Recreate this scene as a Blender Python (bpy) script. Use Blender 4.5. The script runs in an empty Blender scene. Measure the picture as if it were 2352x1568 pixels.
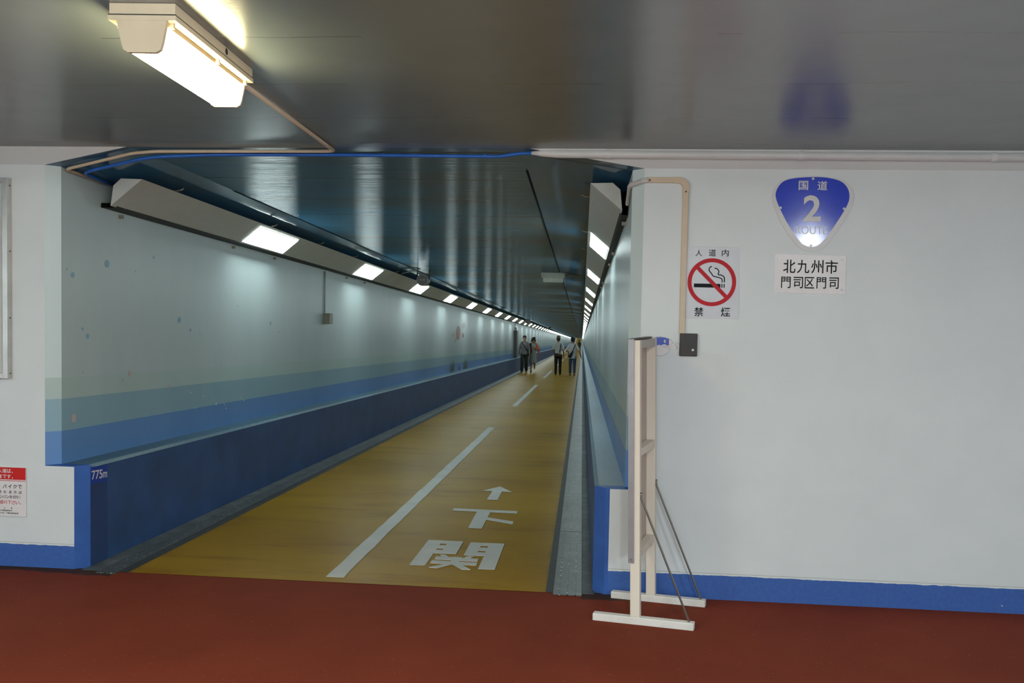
import bpy, bmesh, math, random
from mathutils import Vector, Matrix
random.seed(7)
PI = math.pi
SC = bpy.context.scene
COL = SC.collection

# ---------------------------------------------------------------- camera, world, exposure
def set_camera():
    yaw, pitch, roll = 0.08282526, -0.04104363, 0.01990783
    cy, sy, cp, sp, cr, sr = math.cos(yaw), math.sin(yaw), math.cos(pitch), math.sin(pitch), math.cos(roll), math.sin(roll)
    f = Vector((-sy*cp, cy*cp, sp)); r = Vector((cy, sy, 0)); u = r.cross(f)
    r2 = r*cr + u*sr; u2 = -r*sr + u*cr
    m = Matrix(((r2.x, u2.x, -f.x, 0.0), (r2.y, u2.y, -f.y, -5.2), (r2.z, u2.z, -f.z, 1.76642), (0, 0, 0, 1)))
    c = bpy.data.cameras.new('camera'); c.sensor_fit = 'HORIZONTAL'; c.sensor_width = 36.0
    c.lens = 36.0*1942.32/2352.0; c.clip_start = 0.05; c.clip_end = 2000
    o = bpy.data.objects.new('camera', c); o.matrix_world = m; COL.objects.link(o); SC.camera = o
set_camera()
W = bpy.data.worlds.new('world'); SC.world = W; W.use_nodes = True
W.node_tree.nodes['Background'].inputs[0].default_value = (0.5, 0.55, 0.6, 1)
W.node_tree.nodes['Background'].inputs[1].default_value = 0.05
vs = SC.view_settings
vs.view_transform = 'Standard'; vs.look = 'None'; vs.gamma = 1.0; vs.use_curve_mapping = False
vs.exposure = 0.0
SC.cycles.max_bounces = 8; SC.cycles.diffuse_bounces = 5; SC.cycles.glossy_bounces = 4
SC.cycles.use_denoising = True
SC.cycles.sample_clamp_indirect = 6.0

L_TUNNEL = 19.5          # tunnel lamp panels
L_NEAR = 44.0            # the warm ceiling light in view
L_HALL = 195.0            # unseen ceiling lights, mostly added to brighten the hall

# ---------------------------------------------------------------- materials
MATS = {}
def nt_new(name):
    m = bpy.data.materials.new(name); m.use_nodes = True
    t = m.node_tree; b = t.nodes['Principled BSDF']
    return m, t, b
def N(t, typ, **kw):
    n = t.nodes.new(typ)
    for k, v in kw.items():
        if k.startswith('i_'):
            key = k[2:]; key = int(key) if key.isdigit() else key
            n.inputs[key].default_value = v
        else: setattr(n, k, v)
    return n
def math_n(t, op, a, b=None, c=None):
    n = t.nodes.new('ShaderNodeMath'); n.operation = op
    for i, x in enumerate((a, b, c)):
        if x is None: continue
        if isinstance(x, (int, float)): n.inputs[i].default_value = x
        else: t.links.new(x, n.inputs[i])
    return n.outputs[0]
def mixc(t, fac, a, b):
    n = t.nodes.new('ShaderNodeMix'); n.data_type = 'RGBA'
    for s, x in ((0, fac), (6, a), (7, b)):
        if isinstance(x, (int, float)): n.inputs[s].default_value = x
        elif isinstance(x, tuple): n.inputs[s].default_value = x if len(x) == 4 else (*x, 1)
        else: t.links.new(x, n.inputs[s])
    return n.outputs[2]
def noise(t, vec, scale, detail=3.0, rough=0.55, stretch=None):
    if stretch:
        mp = t.nodes.new('ShaderNodeMapping'); mp.inputs['Scale'].default_value = stretch
        t.links.new(vec, mp.inputs['Vector']); vec = mp.outputs[0]
    n = N(t, 'ShaderNodeTexNoise'); n.inputs['Scale'].default_value = scale
    n.inputs['Detail'].default_value = detail; n.inputs['Roughness'].default_value = rough
    t.links.new(vec, n.inputs['Vector']); return n.outputs['Fac']
def ramp(t, fac, stops):
    n = t.nodes.new('ShaderNodeValToRGB'); cr = n.color_ramp
    while len(cr.elements) < len(stops): cr.elements.new(0.5)
    for e, (p, c) in zip(cr.elements, stops):
        e.position = p; e.color = (*c, 1) if len(c) == 3 else c
    t.links.new(fac, n.inputs[0]); return n.outputs[0]
def bump(t, b, h, strength=0.2, dist=0.01):
    n = N(t, 'ShaderNodeBump'); n.inputs['Strength'].default_value = strength; n.inputs['Distance'].default_value = dist
    t.links.new(h, n.inputs['Height']); t.links.new(n.outputs[0], b.inputs['Normal'])
def gloss_paint(t, b, colr, h, gloss, rough, strength, dist, tint=(1, 1, 1)):
    bp = N(t, 'ShaderNodeBump'); bp.inputs['Strength'].default_value = strength; bp.inputs['Distance'].default_value = dist
    t.links.new(h, bp.inputs['Height'])
    d = N(t, 'ShaderNodeBsdfDiffuse'); t.links.new(colr, d.inputs['Color'])
    g = N(t, 'ShaderNodeBsdfGlossy'); g.inputs['Roughness'].default_value = rough; g.inputs['Color'].default_value = (*tint, 1)
    t.links.new(bp.outputs[0], g.inputs['Normal'])
    m = N(t, 'ShaderNodeMixShader'); m.inputs[0].default_value = gloss
    t.links.new(d.outputs[0], m.inputs[1]); t.links.new(g.outputs[0], m.inputs[2])
    out = [n for n in t.nodes if n.type == 'OUTPUT_MATERIAL'][0]
    t.links.new(m.outputs[0], out.inputs['Surface']); t.nodes.remove(b)
def geo_pos(t):
    return N(t, 'ShaderNodeNewGeometry').outputs['Position']
def sep(t, v):
    n = N(t, 'ShaderNodeSeparateXYZ'); t.links.new(v, n.inputs[0]); return n.outputs

def M(name, col, rough=0.5, metal=0.0, var=0.06, scale=12.0, bmp=0.0, spec=0.5, coat=0.0, coord='Object'):
    """plain surface with faint mottling"""
    if name in MATS: return MATS[name]
    m, t, b = nt_new(name)
    tc = N(t, 'ShaderNodeTexCoord').outputs[coord]
    f = noise(t, tc, scale)
    lo = tuple(max(0, c*(1-var)) for c in col); hi = tuple(min(1, c*(1+var)) for c in col)
    t.links.new(ramp(t, f, [(0.3, lo), (0.7, hi)]), b.inputs['Base Color'])
    b.inputs['Roughness'].default_value = rough; b.inputs['Metallic'].default_value = metal
    b.inputs['Specular IOR Level'].default_value = spec; b.inputs['Coat Weight'].default_value = coat
    if bmp: bump(t, b, noise(t, tc, scale*4, 4), bmp, 0.004)
    MATS[name] = m; return m
def EM(name, col, strength):
    if name in MATS: return MATS[name]
    m, t, b = nt_new(name)
    b.inputs['Base Color'].default_value = (0.8, 0.8, 0.78, 1); b.inputs['Roughness'].default_value = 0.4
    b.inputs['Emission Color'].default_value = (*col, 1); b.inputs['Emission Strength'].default_value = strength
    MATS[name] = m; return m

def mat_hall_wall():
    m, t, b = nt_new('painted_white_wall'); P = geo_pos(t); s = sep(t, P)
    n1 = noise(t, P, 3.0, 4); n2 = noise(t, P, 40, 3); n3 = noise(t, P, 18, 2)
    white = ramp(t, n1, [(0.25, (0.65, 0.685, 0.685)), (0.75, (0.70, 0.73, 0.725))])
    n4 = noise(t, P, 5.0, 6, 0.7)
    scuff = math_n(t, 'GREATER_THAN', n4, 0.71)
    white = mixc(t, math_n(t, 'MULTIPLY', scuff, 0.12), white, (0.45, 0.46, 0.46))
    blue = ramp(t, n2, [(0.3, (0.040, 0.108, 0.35)), (0.7, (0.052, 0.130, 0.40))])
    chip = math_n(t, 'GREATER_THAN', noise(t, P, 9.0, 3, 0.6), 0.735)
    blue = mixc(t, chip, blue, (0.5, 0.52, 0.48))
    # ragged painted edge of the blue skirting band
    edge = math_n(t, 'ADD', s[2], math_n(t, 'MULTIPLY', math_n(t, 'SUBTRACT', n3, 0.5), 0.012))
    isb = math_n(t, 'LESS_THAN', edge, 0.149)
    colr = mixc(t, isb, white, blue)
    # thin shadow line of a slight ledge above the band, painted into the colour
    d = math_n(t, 'ABSOLUTE', math_n(t, 'SUBTRACT', s[2], 0.161))
    g = math_n(t, 'LESS_THAN', d, 0.0018)
    colr = mixc(t, math_n(t, 'MULTIPLY', g, 0.6), colr, (0.25, 0.24, 0.2))
    t.links.new(colr, b.inputs['Base Color'])
    b.inputs['Roughness'].default_value = 0.38; b.inputs['Specular IOR Level'].default_value = 0.45
    bump(t, b, math_n(t, 'ADD', noise(t, P, 14, 5), math_n(t, 'MULTIPLY', n1, 2.0)), 0.22, 0.006)
    return m
def mat_hall_ceiling():
    m, t, b = nt_new('grey_gloss_ceiling_paint'); P = geo_pos(t); s = sep(t, P)
    n1 = noise(t, P, 2.0, 4); n2 = noise(t, P, 30, 4, 0.6, (0.25, 1, 1))
    colr = ramp(t, n1, [(0.25, (0.145, 0.172, 0.183)), (0.75, (0.170, 0.198, 0.208))])
    # shuttering board marks running across
    fr = math_n(t, 'FRACT', math_n(t, 'DIVIDE', math_n(t, 'ADD', s[1], math_n(t, 'MULTIPLY', n1, 0.06)), 0.645))
    d = math_n(t, 'ABSOLUTE', math_n(t, 'SUBTRACT', fr, 0.62))
    msk = math_n(t, 'GREATER_THAN', noise(t, P, 0.9, 2), 0.47)
    ln = math_n(t, 'MULTIPLY', math_n(t, 'LESS_THAN', d, 0.008), msk)
    colr = mixc(t, math_n(t, 'MULTIPLY', ln, 0.5), colr, (0.05, 0.05, 0.05))
    h = math_n(t, 'ADD', math_n(t, 'MULTIPLY', n2, 0.5), math_n(t, 'MULTIPLY', ln, 0.8))
    h = math_n(t, 'ADD', h, math_n(t, 'MULTIPLY', noise(t, P, 60, 3), 0.25))
    gloss_paint(t, b, colr, h, 0.28, 0.22, 0.22, 0.004)
    return m
def mat_tunnel_ceiling():
    m, t, b = nt_new('blue_gloss_tunnel_ceiling'); P = geo_pos(t); s = sep(t, P)
    n1 = noise(t, P, 0.7, 4, 0.6, (0.6, 1.0, 1)); n2 = noise(t, P, 16.0, 5, 0.65, (0.02, 1, 0.01))
    side = math_n(t, 'MULTIPLY', math_n(t, 'ADD', s[0], 1.9), 0.12)
    f = math_n(t, 'ADD', n1, side)
    colr = ramp(t, f, [(0.34, (0.042, 0.175, 0.31)), (0.54, (0.058, 0.155, 0.225)), (0.78, (0.092, 0.115, 0.12))])
    fr = math_n(t, 'FRACT', math_n(t, 'DIVIDE', s[1], 0.9))
    ln = math_n(t, 'LESS_THAN', fr, 0.02)
    colr = mixc(t, math_n(t, 'MULTIPLY', ln, 0.7), colr, (0.012, 0.02, 0.03))
    h = math_n(t, 'ADD', n2, math_n(t, 'MULTIPLY', ln, -0.6))
    gloss_paint(t, b, colr, h, 0.20, 0.16, 0.75, 0.012)
    return m
def mat_haunch():
    m, t, b = nt_new('blue_gloss_haunch_paint'); P = geo_pos(t)
    n1 = noise(t, P, 0.8, 4); n2 = noise(t, P, 3.0, 3)
    gloss_paint(t, b, ramp(t, n1, [(0.3, (0.035, 0.15, 0.29)), (0.65, (0.075, 0.12, 0.15))]), n2, 0.20, 0.07, 0.10, 0.02)
    return m
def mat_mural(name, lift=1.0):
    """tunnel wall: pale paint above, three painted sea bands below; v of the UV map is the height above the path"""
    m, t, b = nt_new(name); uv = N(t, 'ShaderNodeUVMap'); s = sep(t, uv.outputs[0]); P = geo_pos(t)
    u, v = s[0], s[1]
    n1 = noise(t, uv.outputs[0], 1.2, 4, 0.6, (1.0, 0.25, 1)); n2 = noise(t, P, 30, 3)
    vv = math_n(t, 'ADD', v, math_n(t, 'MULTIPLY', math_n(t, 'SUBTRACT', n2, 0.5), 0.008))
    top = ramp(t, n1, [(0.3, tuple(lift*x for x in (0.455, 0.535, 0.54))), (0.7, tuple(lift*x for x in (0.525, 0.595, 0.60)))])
    c0 = ramp(t, n1, [(0.3, (0.42, 0.53, 0.51)), (0.7, (0.48, 0.58, 0.56))])
    c1 = ramp(t, n1, [(0.3, (0.25, 0.405, 0.48)), (0.7, (0.30, 0.45, 0.53))])
    c2 = ramp(t, n1, [(0.3, (0.115, 0.26, 0.54)), (0.7, (0.15, 0.30, 0.60))])
    colr = mixc(t, math_n(t, 'LESS_THAN', vv, 1.245), top, c0)
    colr = mixc(t, math_n(t, 'LESS_THAN', vv, 1.105), colr, c1)
    colr = mixc(t, math_n(t, 'LESS_THAN', vv, 0.893), colr, c2)
    t.links.new(colr, b.inputs['Base Color'])
    b.inputs['Roughness'].default_value = 0.33; b.inputs['Specular IOR Level'].default_value = 0.55
    bump(t, b, noise(t, P, 6, 4, 0.6), 0.12, 0.01)
    return m
def mat_kerb_top():
    m, t, b = nt_new('rough_blue_grey_kerb_top'); P = geo_pos(t)
    n = noise(t, P, 45, 5, 0.7); n1 = noise(t, P, 3, 3)
    c = ramp(t, n, [(0.3, (0.028, 0.085, 0.14)), (0.5, (0.062, 0.145, 0.20)), (0.75, (0.14, 0.24, 0.29))])
    c = mixc(t, math_n(t, 'MULTIPLY', n1, 0.5), c, (0.09, 0.19, 0.27))
    t.links.new(c, b.inputs['Base Color']); b.inputs['Roughness'].default_value = 0.45
    bump(t, b, n, 0.4, 0.006); return m
def mat_yellow():
    m, t, b = nt_new('yellow_rubber_path'); P = geo_pos(t); s = sep(t, P)
    n1 = noise(t, P, 1.2, 5, 0.6, (0.5, 1.2, 1)); n2 = noise(t, P, 60, 3); n3 = noise(t, P, 2.5, 6, 0.65, (0.35, 1.6, 1))
    c = ramp(t, n1, [(0.3, (0.29, 0.153, 0.004)), (0.7, (0.365, 0.215, 0.008))])
    st = ramp(t, n3, [(0.54, (0, 0, 0)), (0.66, (1, 1, 1))])
    c = mixc(t, math_n(t, 'MULTIPLY', st, 0.65), c, (0.21, 0.10, 0.004))
    # dirt along both edges
    e = math_n(t, 'ABSOLUTE', math_n(t, 'ADD', s[0], 1.54))
    ed = ramp(t, math_n(t, 'ADD', e, math_n(t, 'MULTIPLY', n3, 0.06)), [(0.0, (0, 0, 0)), (1.0, (1, 1, 1))])
    c = mixc(t, math_n(t, 'MULTIPLY', math_n(t, 'GREATER_THAN', math_n(t, 'ADD', e, math_n(t, 'MULTIPLY', n3, 0.10)), 1.385), 0.35), c, (0.17, 0.09, 0.008))
    t.links.new(c, b.inputs['Base Color'])
    b.inputs['Roughness'].default_value = 0.36; b.inputs['Specular IOR Level'].default_value = 0.06
    bump(t, b, math_n(t, 'ADD', n3, math_n(t, 'MULTIPLY', n2, 0.25)), 0.10, 0.01); return m
def mat_red():
    m, t, b = nt_new('red_brown_rubber_floor'); P = geo_pos(t)
    n1 = noise(t, P, 1.5, 4); n2 = noise(t, P, 160, 3, 0.7)
    c = ramp(t, n1, [(0.25, (0.175, 0.033, 0.015)), (0.75, (0.235, 0.046, 0.019))])
    c = mixc(t, ramp(t, n2, [(0.35, (0.45, 0.45, 0.45)), (0.6, (0, 0, 0))]), c, (0.09, 0.015, 0.01))
    vo = N(t, 'ShaderNodeTexVoronoi'); vo.inputs['Scale'].default_value = 55.0; t.links.new(P, vo.inputs['Vector'])
    sel = math_n(t, 'MULTIPLY', math_n(t, 'LESS_THAN', vo.outputs['Distance'], 0.10), math_n(t, 'GREATER_THAN', noise(t, P, 23, 1), 0.60))
    c = mixc(t, math_n(t, 'MULTIPLY', sel, 0.75), c, (0.55, 0.36, 0.22))
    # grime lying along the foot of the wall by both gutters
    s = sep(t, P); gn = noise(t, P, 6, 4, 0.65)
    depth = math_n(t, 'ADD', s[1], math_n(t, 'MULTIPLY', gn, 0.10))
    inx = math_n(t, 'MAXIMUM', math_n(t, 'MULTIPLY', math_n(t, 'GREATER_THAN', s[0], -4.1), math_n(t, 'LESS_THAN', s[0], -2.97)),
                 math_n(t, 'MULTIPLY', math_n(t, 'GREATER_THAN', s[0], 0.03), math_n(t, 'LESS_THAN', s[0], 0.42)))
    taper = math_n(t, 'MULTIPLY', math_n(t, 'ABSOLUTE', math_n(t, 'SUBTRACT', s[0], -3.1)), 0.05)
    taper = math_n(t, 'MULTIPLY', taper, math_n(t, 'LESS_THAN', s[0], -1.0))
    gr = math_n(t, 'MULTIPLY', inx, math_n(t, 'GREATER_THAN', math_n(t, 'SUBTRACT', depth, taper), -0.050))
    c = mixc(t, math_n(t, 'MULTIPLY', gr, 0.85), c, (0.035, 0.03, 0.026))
    t.links.new(c, b.inputs['Base Color']); b.inputs['Roughness'].default_value = 0.7; b.inputs['Specular IOR Level'].default_value = 0.08
    bump(t, b, n2, 0.5, 0.004); return m
def mat_gutter_plate(x_rows):
    m, t, b = nt_new('perforated_steel'); P = geo_pos(t); s = sep(t, P)
    n1 = noise(t, P, 2.0, 5, 0.7); n2 = noise(t, P, 14, 4, 0.7)
    c = ramp(t, math_n(t, 'ADD', math_n(t, 'MULTIPLY', n1, 0.6), math_n(t, 'MULTIPLY', n2, 0.4)),
             [(0.3, (0.085, 0.092, 0.088)), (0.55, (0.15, 0.16, 0.154)), (0.8, (0.25, 0.255, 0.245))])
    dy = math_n(t, 'MULTIPLY', math_n(t, 'SUBTRACT', math_n(t, 'FRACT', math_n(t, 'DIVIDE', s[1], 0.042)), 0.5), 0.042)
    tot = None
    for xr in x_rows:
        dx = math_n(t, 'SUBTRACT', s[0], xr)
        d = math_n(t, 'SQRT', math_n(t, 'ADD', math_n(t, 'MULTIPLY', dx, dx), math_n(t, 'MULTIPLY', dy, dy)))
        h = math_n(t, 'LESS_THAN', d, 0.0056)
        tot = h if tot is None else math_n(t, 'MAXIMUM', tot, h)
    c = mixc(t, tot, c, mixc(t, math_n(t, 'GREATER_THAN', noise(t, P, 37, 1), 0.60), (0.004, 0.004, 0.004), (0.75, 0.76, 0.72)))  # random holes coloured near white as painted glints
    t.links.new(c, b.inputs['Base Color']); b.inputs['Metallic'].default_value = 0.55
    b.inputs['Roughness'].default_value = 0.42
    bump(t, b, n2, 0.2, 0.004); return m
def mat_wood(name, col, col2):
    m, t, b = nt_new(name); tc = N(t, 'ShaderNodeTexCoord').outputs['Object']
    n = noise(t, tc, 9, 4, 0.6, (1, 1, 0.07)); k = noise(t, tc, 5, 2)
    c = ramp(t, n, [(0.3, col), (0.7, col2)])
    kn = math_n(t, 'GREATER_THAN', noise(t, tc, 16, 1, 0.5, (1, 1, 0.5)), 0.76)
    c = mixc(t, math_n(t, 'MULTIPLY', kn, 0.5), c, tuple(x*0.5 for x in col))
    t.links.new(c, b.inputs['Base Color']); b.inputs['Roughness'].default_value = 0.55
    bump(t, b, n, 0.1, 0.003); return m
def mat_worn_white():
    m, t, b = nt_new('worn_white_road_paint'); P = geo_pos(t)
    n1 = noise(t, P, 4, 4); n2 = noise(t, P, 7, 5, 0.7, (1, 0.5, 1))
    c = ramp(t, n1, [(0.3, (0.50, 0.50, 0.46)), (0.7, (0.60, 0.59, 0.55))])
    c = mixc(t, math_n(t, 'MULTIPLY', math_n(t, 'GREATER_THAN', n2, 0.69), 0.6), c, (0.2, 0.19, 0.16))
    t.links.new(c, b.inputs['Base Color']); b.inputs['Roughness'].default_value = 0.5; return m

# ---------------------------------------------------------------- mesh building
class MB:
    def __init__(s, xf=None): s.v = []; s.f = []; s.mi = []; s.uv = []; s.xf = xf
    def add(s, vs_, fs, mi=0, uvs=None):
        o = len(s.v)
        for p in vs_:
            p = Vector(p); s.v.append(s.xf @ p if s.xf else p)
        for k, f in enumerate(fs):
            s.f.append([o+i for i in f]); s.mi.append(mi); s.uv.append(uvs[k] if uvs else None)
        return s
    def quad(s, a, b, c, d, mi=0, uv=None): return s.add([a, b, c, d], [(0, 1, 2, 3)], mi, [uv] if uv else None)
    def poly(s, pts, mi=0): return s.add(pts, [tuple(range(len(pts)))], mi)
    def box(s, x0, x1, y0, y1, z0, z1, mi=0):
        v = [(x0,y0,z0),(x1,y0,z0),(x1,y1,z0),(x0,y1,z0),(x0,y0,z1),(x1,y0,z1),(x1,y1,z1),(x0,y1,z1)]
        return s.add(v, [(0,3,2,1),(4,5,6,7),(0,1,5,4),(1,2,6,5),(2,3,7,6),(3,0,4,7)], mi)
    def obox(s, o, ex, ey, ez, mi=0):
        o, ex, ey, ez = map(Vector, (o, ex, ey, ez))
        v = [o, o+ex, o+ex+ey, o+ey, o+ez, o+ex+ez, o+ex+ey+ez, o+ey+ez]
        return s.add(v, [(0,3,2,1),(4,5,6,7),(0,1,5,4),(1,2,6,5),(2,3,7,6),(3,0,4,7)], mi)
    def prism(s, pts, off, mi=0):
        """closed outline pts extruded by the vector off"""
        n = len(pts); off = Vector(off); a = [Vector(p) for p in pts]; b = [p+off for p in a]
        fs = [tuple(range(n)), tuple(range(2*n-1, n-1, -1))]
        fs += [(i, i+n, (i+1) % n+n, (i+1) % n) for i in range(n)]
        return s.add(a+b, fs, mi)
    def tube(s, path, rad, seg=12, mi=0, caps=True, flat=1.0):
        P = [Vector(p) for p in path]; n = len(P)
        R = rad if isinstance(rad, (list, tuple)) else [rad]*n
        rings = []; ref = None
        for i in range(n):
            d = (P[min(i+1, n-1)]-P[max(i-1, 0)]).normalized()
            if ref is None: ref = Vector((0, 0, 1)) if abs(d.z) < 0.9 else Vector((1, 0, 0))
            a = d.cross(ref).normalized(); bb = a.cross(d).normalized(); ref = bb
            rings.append([P[i]+a*math.cos(2*PI*k/seg)*R[i]+bb*math.sin(2*PI*k/seg)*R[i]*flat for k in range(seg)])
        v = [p for r in rings for p in r]; fs = []
        for i in range(n-1):
            for k in range(seg):
                k2 = (k+1) % seg; fs.append((i*seg+k, i*seg+k2, (i+1)*seg+k2, (i+1)*seg+k))
        if caps: fs.append(tuple(range(seg-1, -1, -1))); fs.append(tuple(range((n-1)*seg, n*seg)))
        return s.add(v, fs, mi)
    def capsule(s, path, rad, seg=12):
        """tube with rounded ends"""
        P = [Vector(p) for p in path]; R = list(rad) if isinstance(rad, (list, tuple)) else [rad]*len(P)
        d0 = (P[0]-P[1]).normalized(); d1 = (P[-1]-P[-2]).normalized()
        A = [P[0]+d0*R[0]*math.sin(a) for a in (1.45, 1.0, 0.5)]; Ar = [R[0]*math.cos(a) for a in (1.45, 1.0, 0.5)]
        B = [P[-1]+d1*R[-1]*math.sin(a) for a in (0.5, 1.0, 1.45)]; Br = [R[-1]*math.cos(a) for a in (0.5, 1.0, 1.45)]
        return s.tube(A+P+B, Ar+R+Br, seg)
    def rings(s, rs, seg=20, mi=0):
        """horizontal ellipses (cx, cy, z, rx, ry) lofted"""
        v = []
        for cx, cy, z, rx, ry in rs:
            v += [(cx+rx*math.cos(2*PI*k/seg), cy+ry*math.sin(2*PI*k/seg), z) for k in range(seg)]
        n = len(rs); fs = []
        for i in range(n-1):
            for k in range(seg):
                k2 = (k+1) % seg; fs.append((i*seg+k, i*seg+k2, (i+1)*seg+k2, (i+1)*seg+k))
        fs.append(tuple(range(seg-1, -1, -1))); fs.append(tuple(range((n-1)*seg, n*seg)))
        return s.add(v, fs, mi)
    def ball(s, c, r, seg=12, mi=0):
        rx, ry, rz = r if isinstance(r, (list, tuple)) else (r, r, r)
        rs = []
        for i in range(9):
            a = -PI/2*0.97+PI*0.97*i/8
            rs.append((c[0], c[1], c[2]+rz*math.sin(a), rx*math.cos(a), ry*math.cos(a)))
        return s.rings(rs, seg, mi)
    def disc(s, c, ex, ey, rx, ry=None, seg=24, mi=0):
        ry = ry or rx; c, ex, ey = Vector(c), Vector(ex), Vector(ey)
        return s.poly([c+ex*rx*math.cos(2*PI*k/seg)+ey*ry*math.sin(2*PI*k/seg) for k in range(seg)], mi)
    def cyl(s, a, b, r, seg=20, mi=0): return s.tube([a, b], r, seg, mi)
    def ring(s, c, ex, ey, r0, r1, seg=48, mi=0):
        c, ex, ey = Vector(c), Vector(ex), Vector(ey); v = []
        for r in (r0, r1): v += [c+ex*r*math.cos(2*PI*k/seg)+ey*r*math.sin(2*PI*k/seg) for k in range(seg)]
        return s.add(v, [(k, seg+k, seg+(k+1) % seg, (k+1) % seg) for k in range(seg)], mi)
    def mesh(s, name, off=None):
        off = off or Vector((0, 0, 0))
        me = bpy.data.meshes.new(name); me.from_pydata([tuple(p-off) for p in s.v], [], s.f)
        me.polygons.foreach_set('material_index', s.mi)
        if any(u for u in s.uv):
            l = me.uv_layers.new(name='UVMap')
            for p, u in zip(me.polygons, s.uv):
                if u:
                    for li, c in zip(p.loop_indices, u): l.data[li].uv = c
        me.update(); return me
def root_loc(o):
    v = Vector(o.location)
    while o.parent: o = o.parent; v += Vector(o.location)
    return v
def fix_normals(me):
    bm = bmesh.new(); bm.from_mesh(me); bmesh.ops.recalc_face_normals(bm, faces=bm.faces); bm.to_mesh(me); bm.free()
def obj(name, mb, mats, parent=None, smooth=False, bevel=0.0, label=None, recalc=True, angle=40):
    off = root_loc(parent) if parent else Vector((0, 0, 0))
    me = mb.mesh(name, off) if isinstance(mb, MB) else mb
    for m in (mats if isinstance(mats, (list, tuple)) else [mats]): me.materials.append(m)
    if recalc: fix_normals(me)
    if smooth: me.polygons.foreach_set('use_smooth', [True]*len(me.polygons))
    o = bpy.data.objects.new(name, me); COL.objects.link(o)
    if parent: o.parent = parent
    if bevel:
        bv = o.modifiers.new('bevel', 'BEVEL'); bv.width = bevel; bv.segments = 2; bv.limit_method = 'ANGLE'; bv.angle_limit = math.radians(35)
    if label: o['label'] = label
    return o
def tag(o, label, cat, group=None, kind=None):
    o['label'] = label; o['category'] = cat
    if group: o['group'] = group
    if kind: o['kind'] = kind
    return o
def thing(name, label, cat, loc=(0, 0, 0), group=None):
    o = bpy.data.objects.new(name, None); o.empty_display_size = 0.05; o.location = loc; COL.objects.link(o)
    return tag(o, label, cat, group)
def recentre(o):
    """move the origin of a one-mesh thing to the middle of its underside"""
    vv = [v.co for v in o.data.vertices]
    c = Vector(((min(v.x for v in vv)+max(v.x for v in vv))/2, (min(v.y for v in vv)+max(v.y for v in vv))/2, min(v.z for v in vv)))
    o.data.transform(Matrix.Translation(-c)); o.location = c
def struct(name, mb, mats, parent=None, **kw):
    o = obj(name, mb, mats, parent, **kw)
    o['kind'] = 'structure'
    return o
def text_mb(body, x0, x1, z0, z1, plane, bold=0.0, mb=None, fit=True, ex=Vector((1, 0, 0)), ez=Vector((0, 0, 1)), org=None, thick=0.0006, mi=0):
    """lettering fitted into the rectangle x0..x1, z0..z1 of an upright plane"""
    c = bpy.data.curves.new('lettering', 'FONT'); c.body = body; c.offset = bold; c.resolution_u = 4
    o = bpy.data.objects.new('lettering', c); COL.objects.link(o)
    me = bpy.data.meshes.new_from_object(o.evaluated_get(bpy.context.evaluated_depsgraph_get()))
    bpy.data.objects.remove(o); bpy.data.curves.remove(c)
    X = [v.co.x for v in me.vertices]; Y = [v.co.y for v in me.vertices]
    ax, bx, ay, by = min(X), max(X), min(Y), max(Y)
    mb = mb or MB()
    org = org if org is not None else Vector((0, plane, 0))
    nrm = ez.cross(ex)
    pts = [org+ex*(x0+(v.co.x-ax)/(bx-ax)*(x1-x0))+ez*(z0+(v.co.y-ay)/(by-ay)*(z1-z0)) for v in me.vertices]
    fs = [tuple(p.vertices) for p in me.polygons]
    mb.add(pts, fs, mi); bpy.data.meshes.remove(me); return mb
def spline(pts, n=6):
    out = []; m = len(pts)
    for i in range(m):
        p0, p1, p2, p3 = (Vector(pts[(i+k-1) % m]) for k in range(4))
        for j in range(n):
            u = j/n
            out.append(0.5*((2*p1)+(p2-p0)*u+(2*p0-5*p1+4*p2-p3)*u*u+(3*p1-p0-3*p2+p3)*u**3))
    return out

# ---------------------------------------------------------------- dimensions of the place
XL, XR, S = -3.398, 0.285, 0.069        # tunnel walls, splay of the opening
Z1, Z2 = 2.617, 2.715                   # top of the wall face, ceiling
KL, KR = -3.20, 0.10                    # inner faces of the two kerbs
HL, HR = 0.675, 0.662                   # kerb heights
CL, CR = -2.83, -0.40                   # ceiling creases of the tunnel
G = 0.0395
YEND = 560.0
def zf(y):
    if y <= 0: return 0.0
    if y <= 250: return -G*y
    t = y-250; return -G*250-G*t+G*t*t/300.0
STN = [S, 0.27, 1, 3, 6, 10, 15, 22, 30, 45, 60, 90, 120, 160, 200, 250]+[250+10*i for i in range(1, 32)]
def extrude(mb, prof, stn=STN, mi=0, along=lambda y: y, flip=False):
    """profile [(x, h, v)] swept along the path; UV = (y, v)"""
    for (xa, ha, va), (xb, hb, vb) in zip(prof[:-1], prof[1:]):
        for y0, y1 in zip(stn[:-1], stn[1:]):
            a, b = zf(y0), zf(y1)
            q = [(xa, y0, a+ha), (xb, y0, a+hb), (xb, y1, b+hb), (xa, y1, b+ha)]
            u = [(y0, va), (y0, vb), (y1, vb), (y1, va)]
            if flip: q.reverse(); u.reverse()
            mb.quad(*q, mi=mi, uv=u)
    return mb

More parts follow.
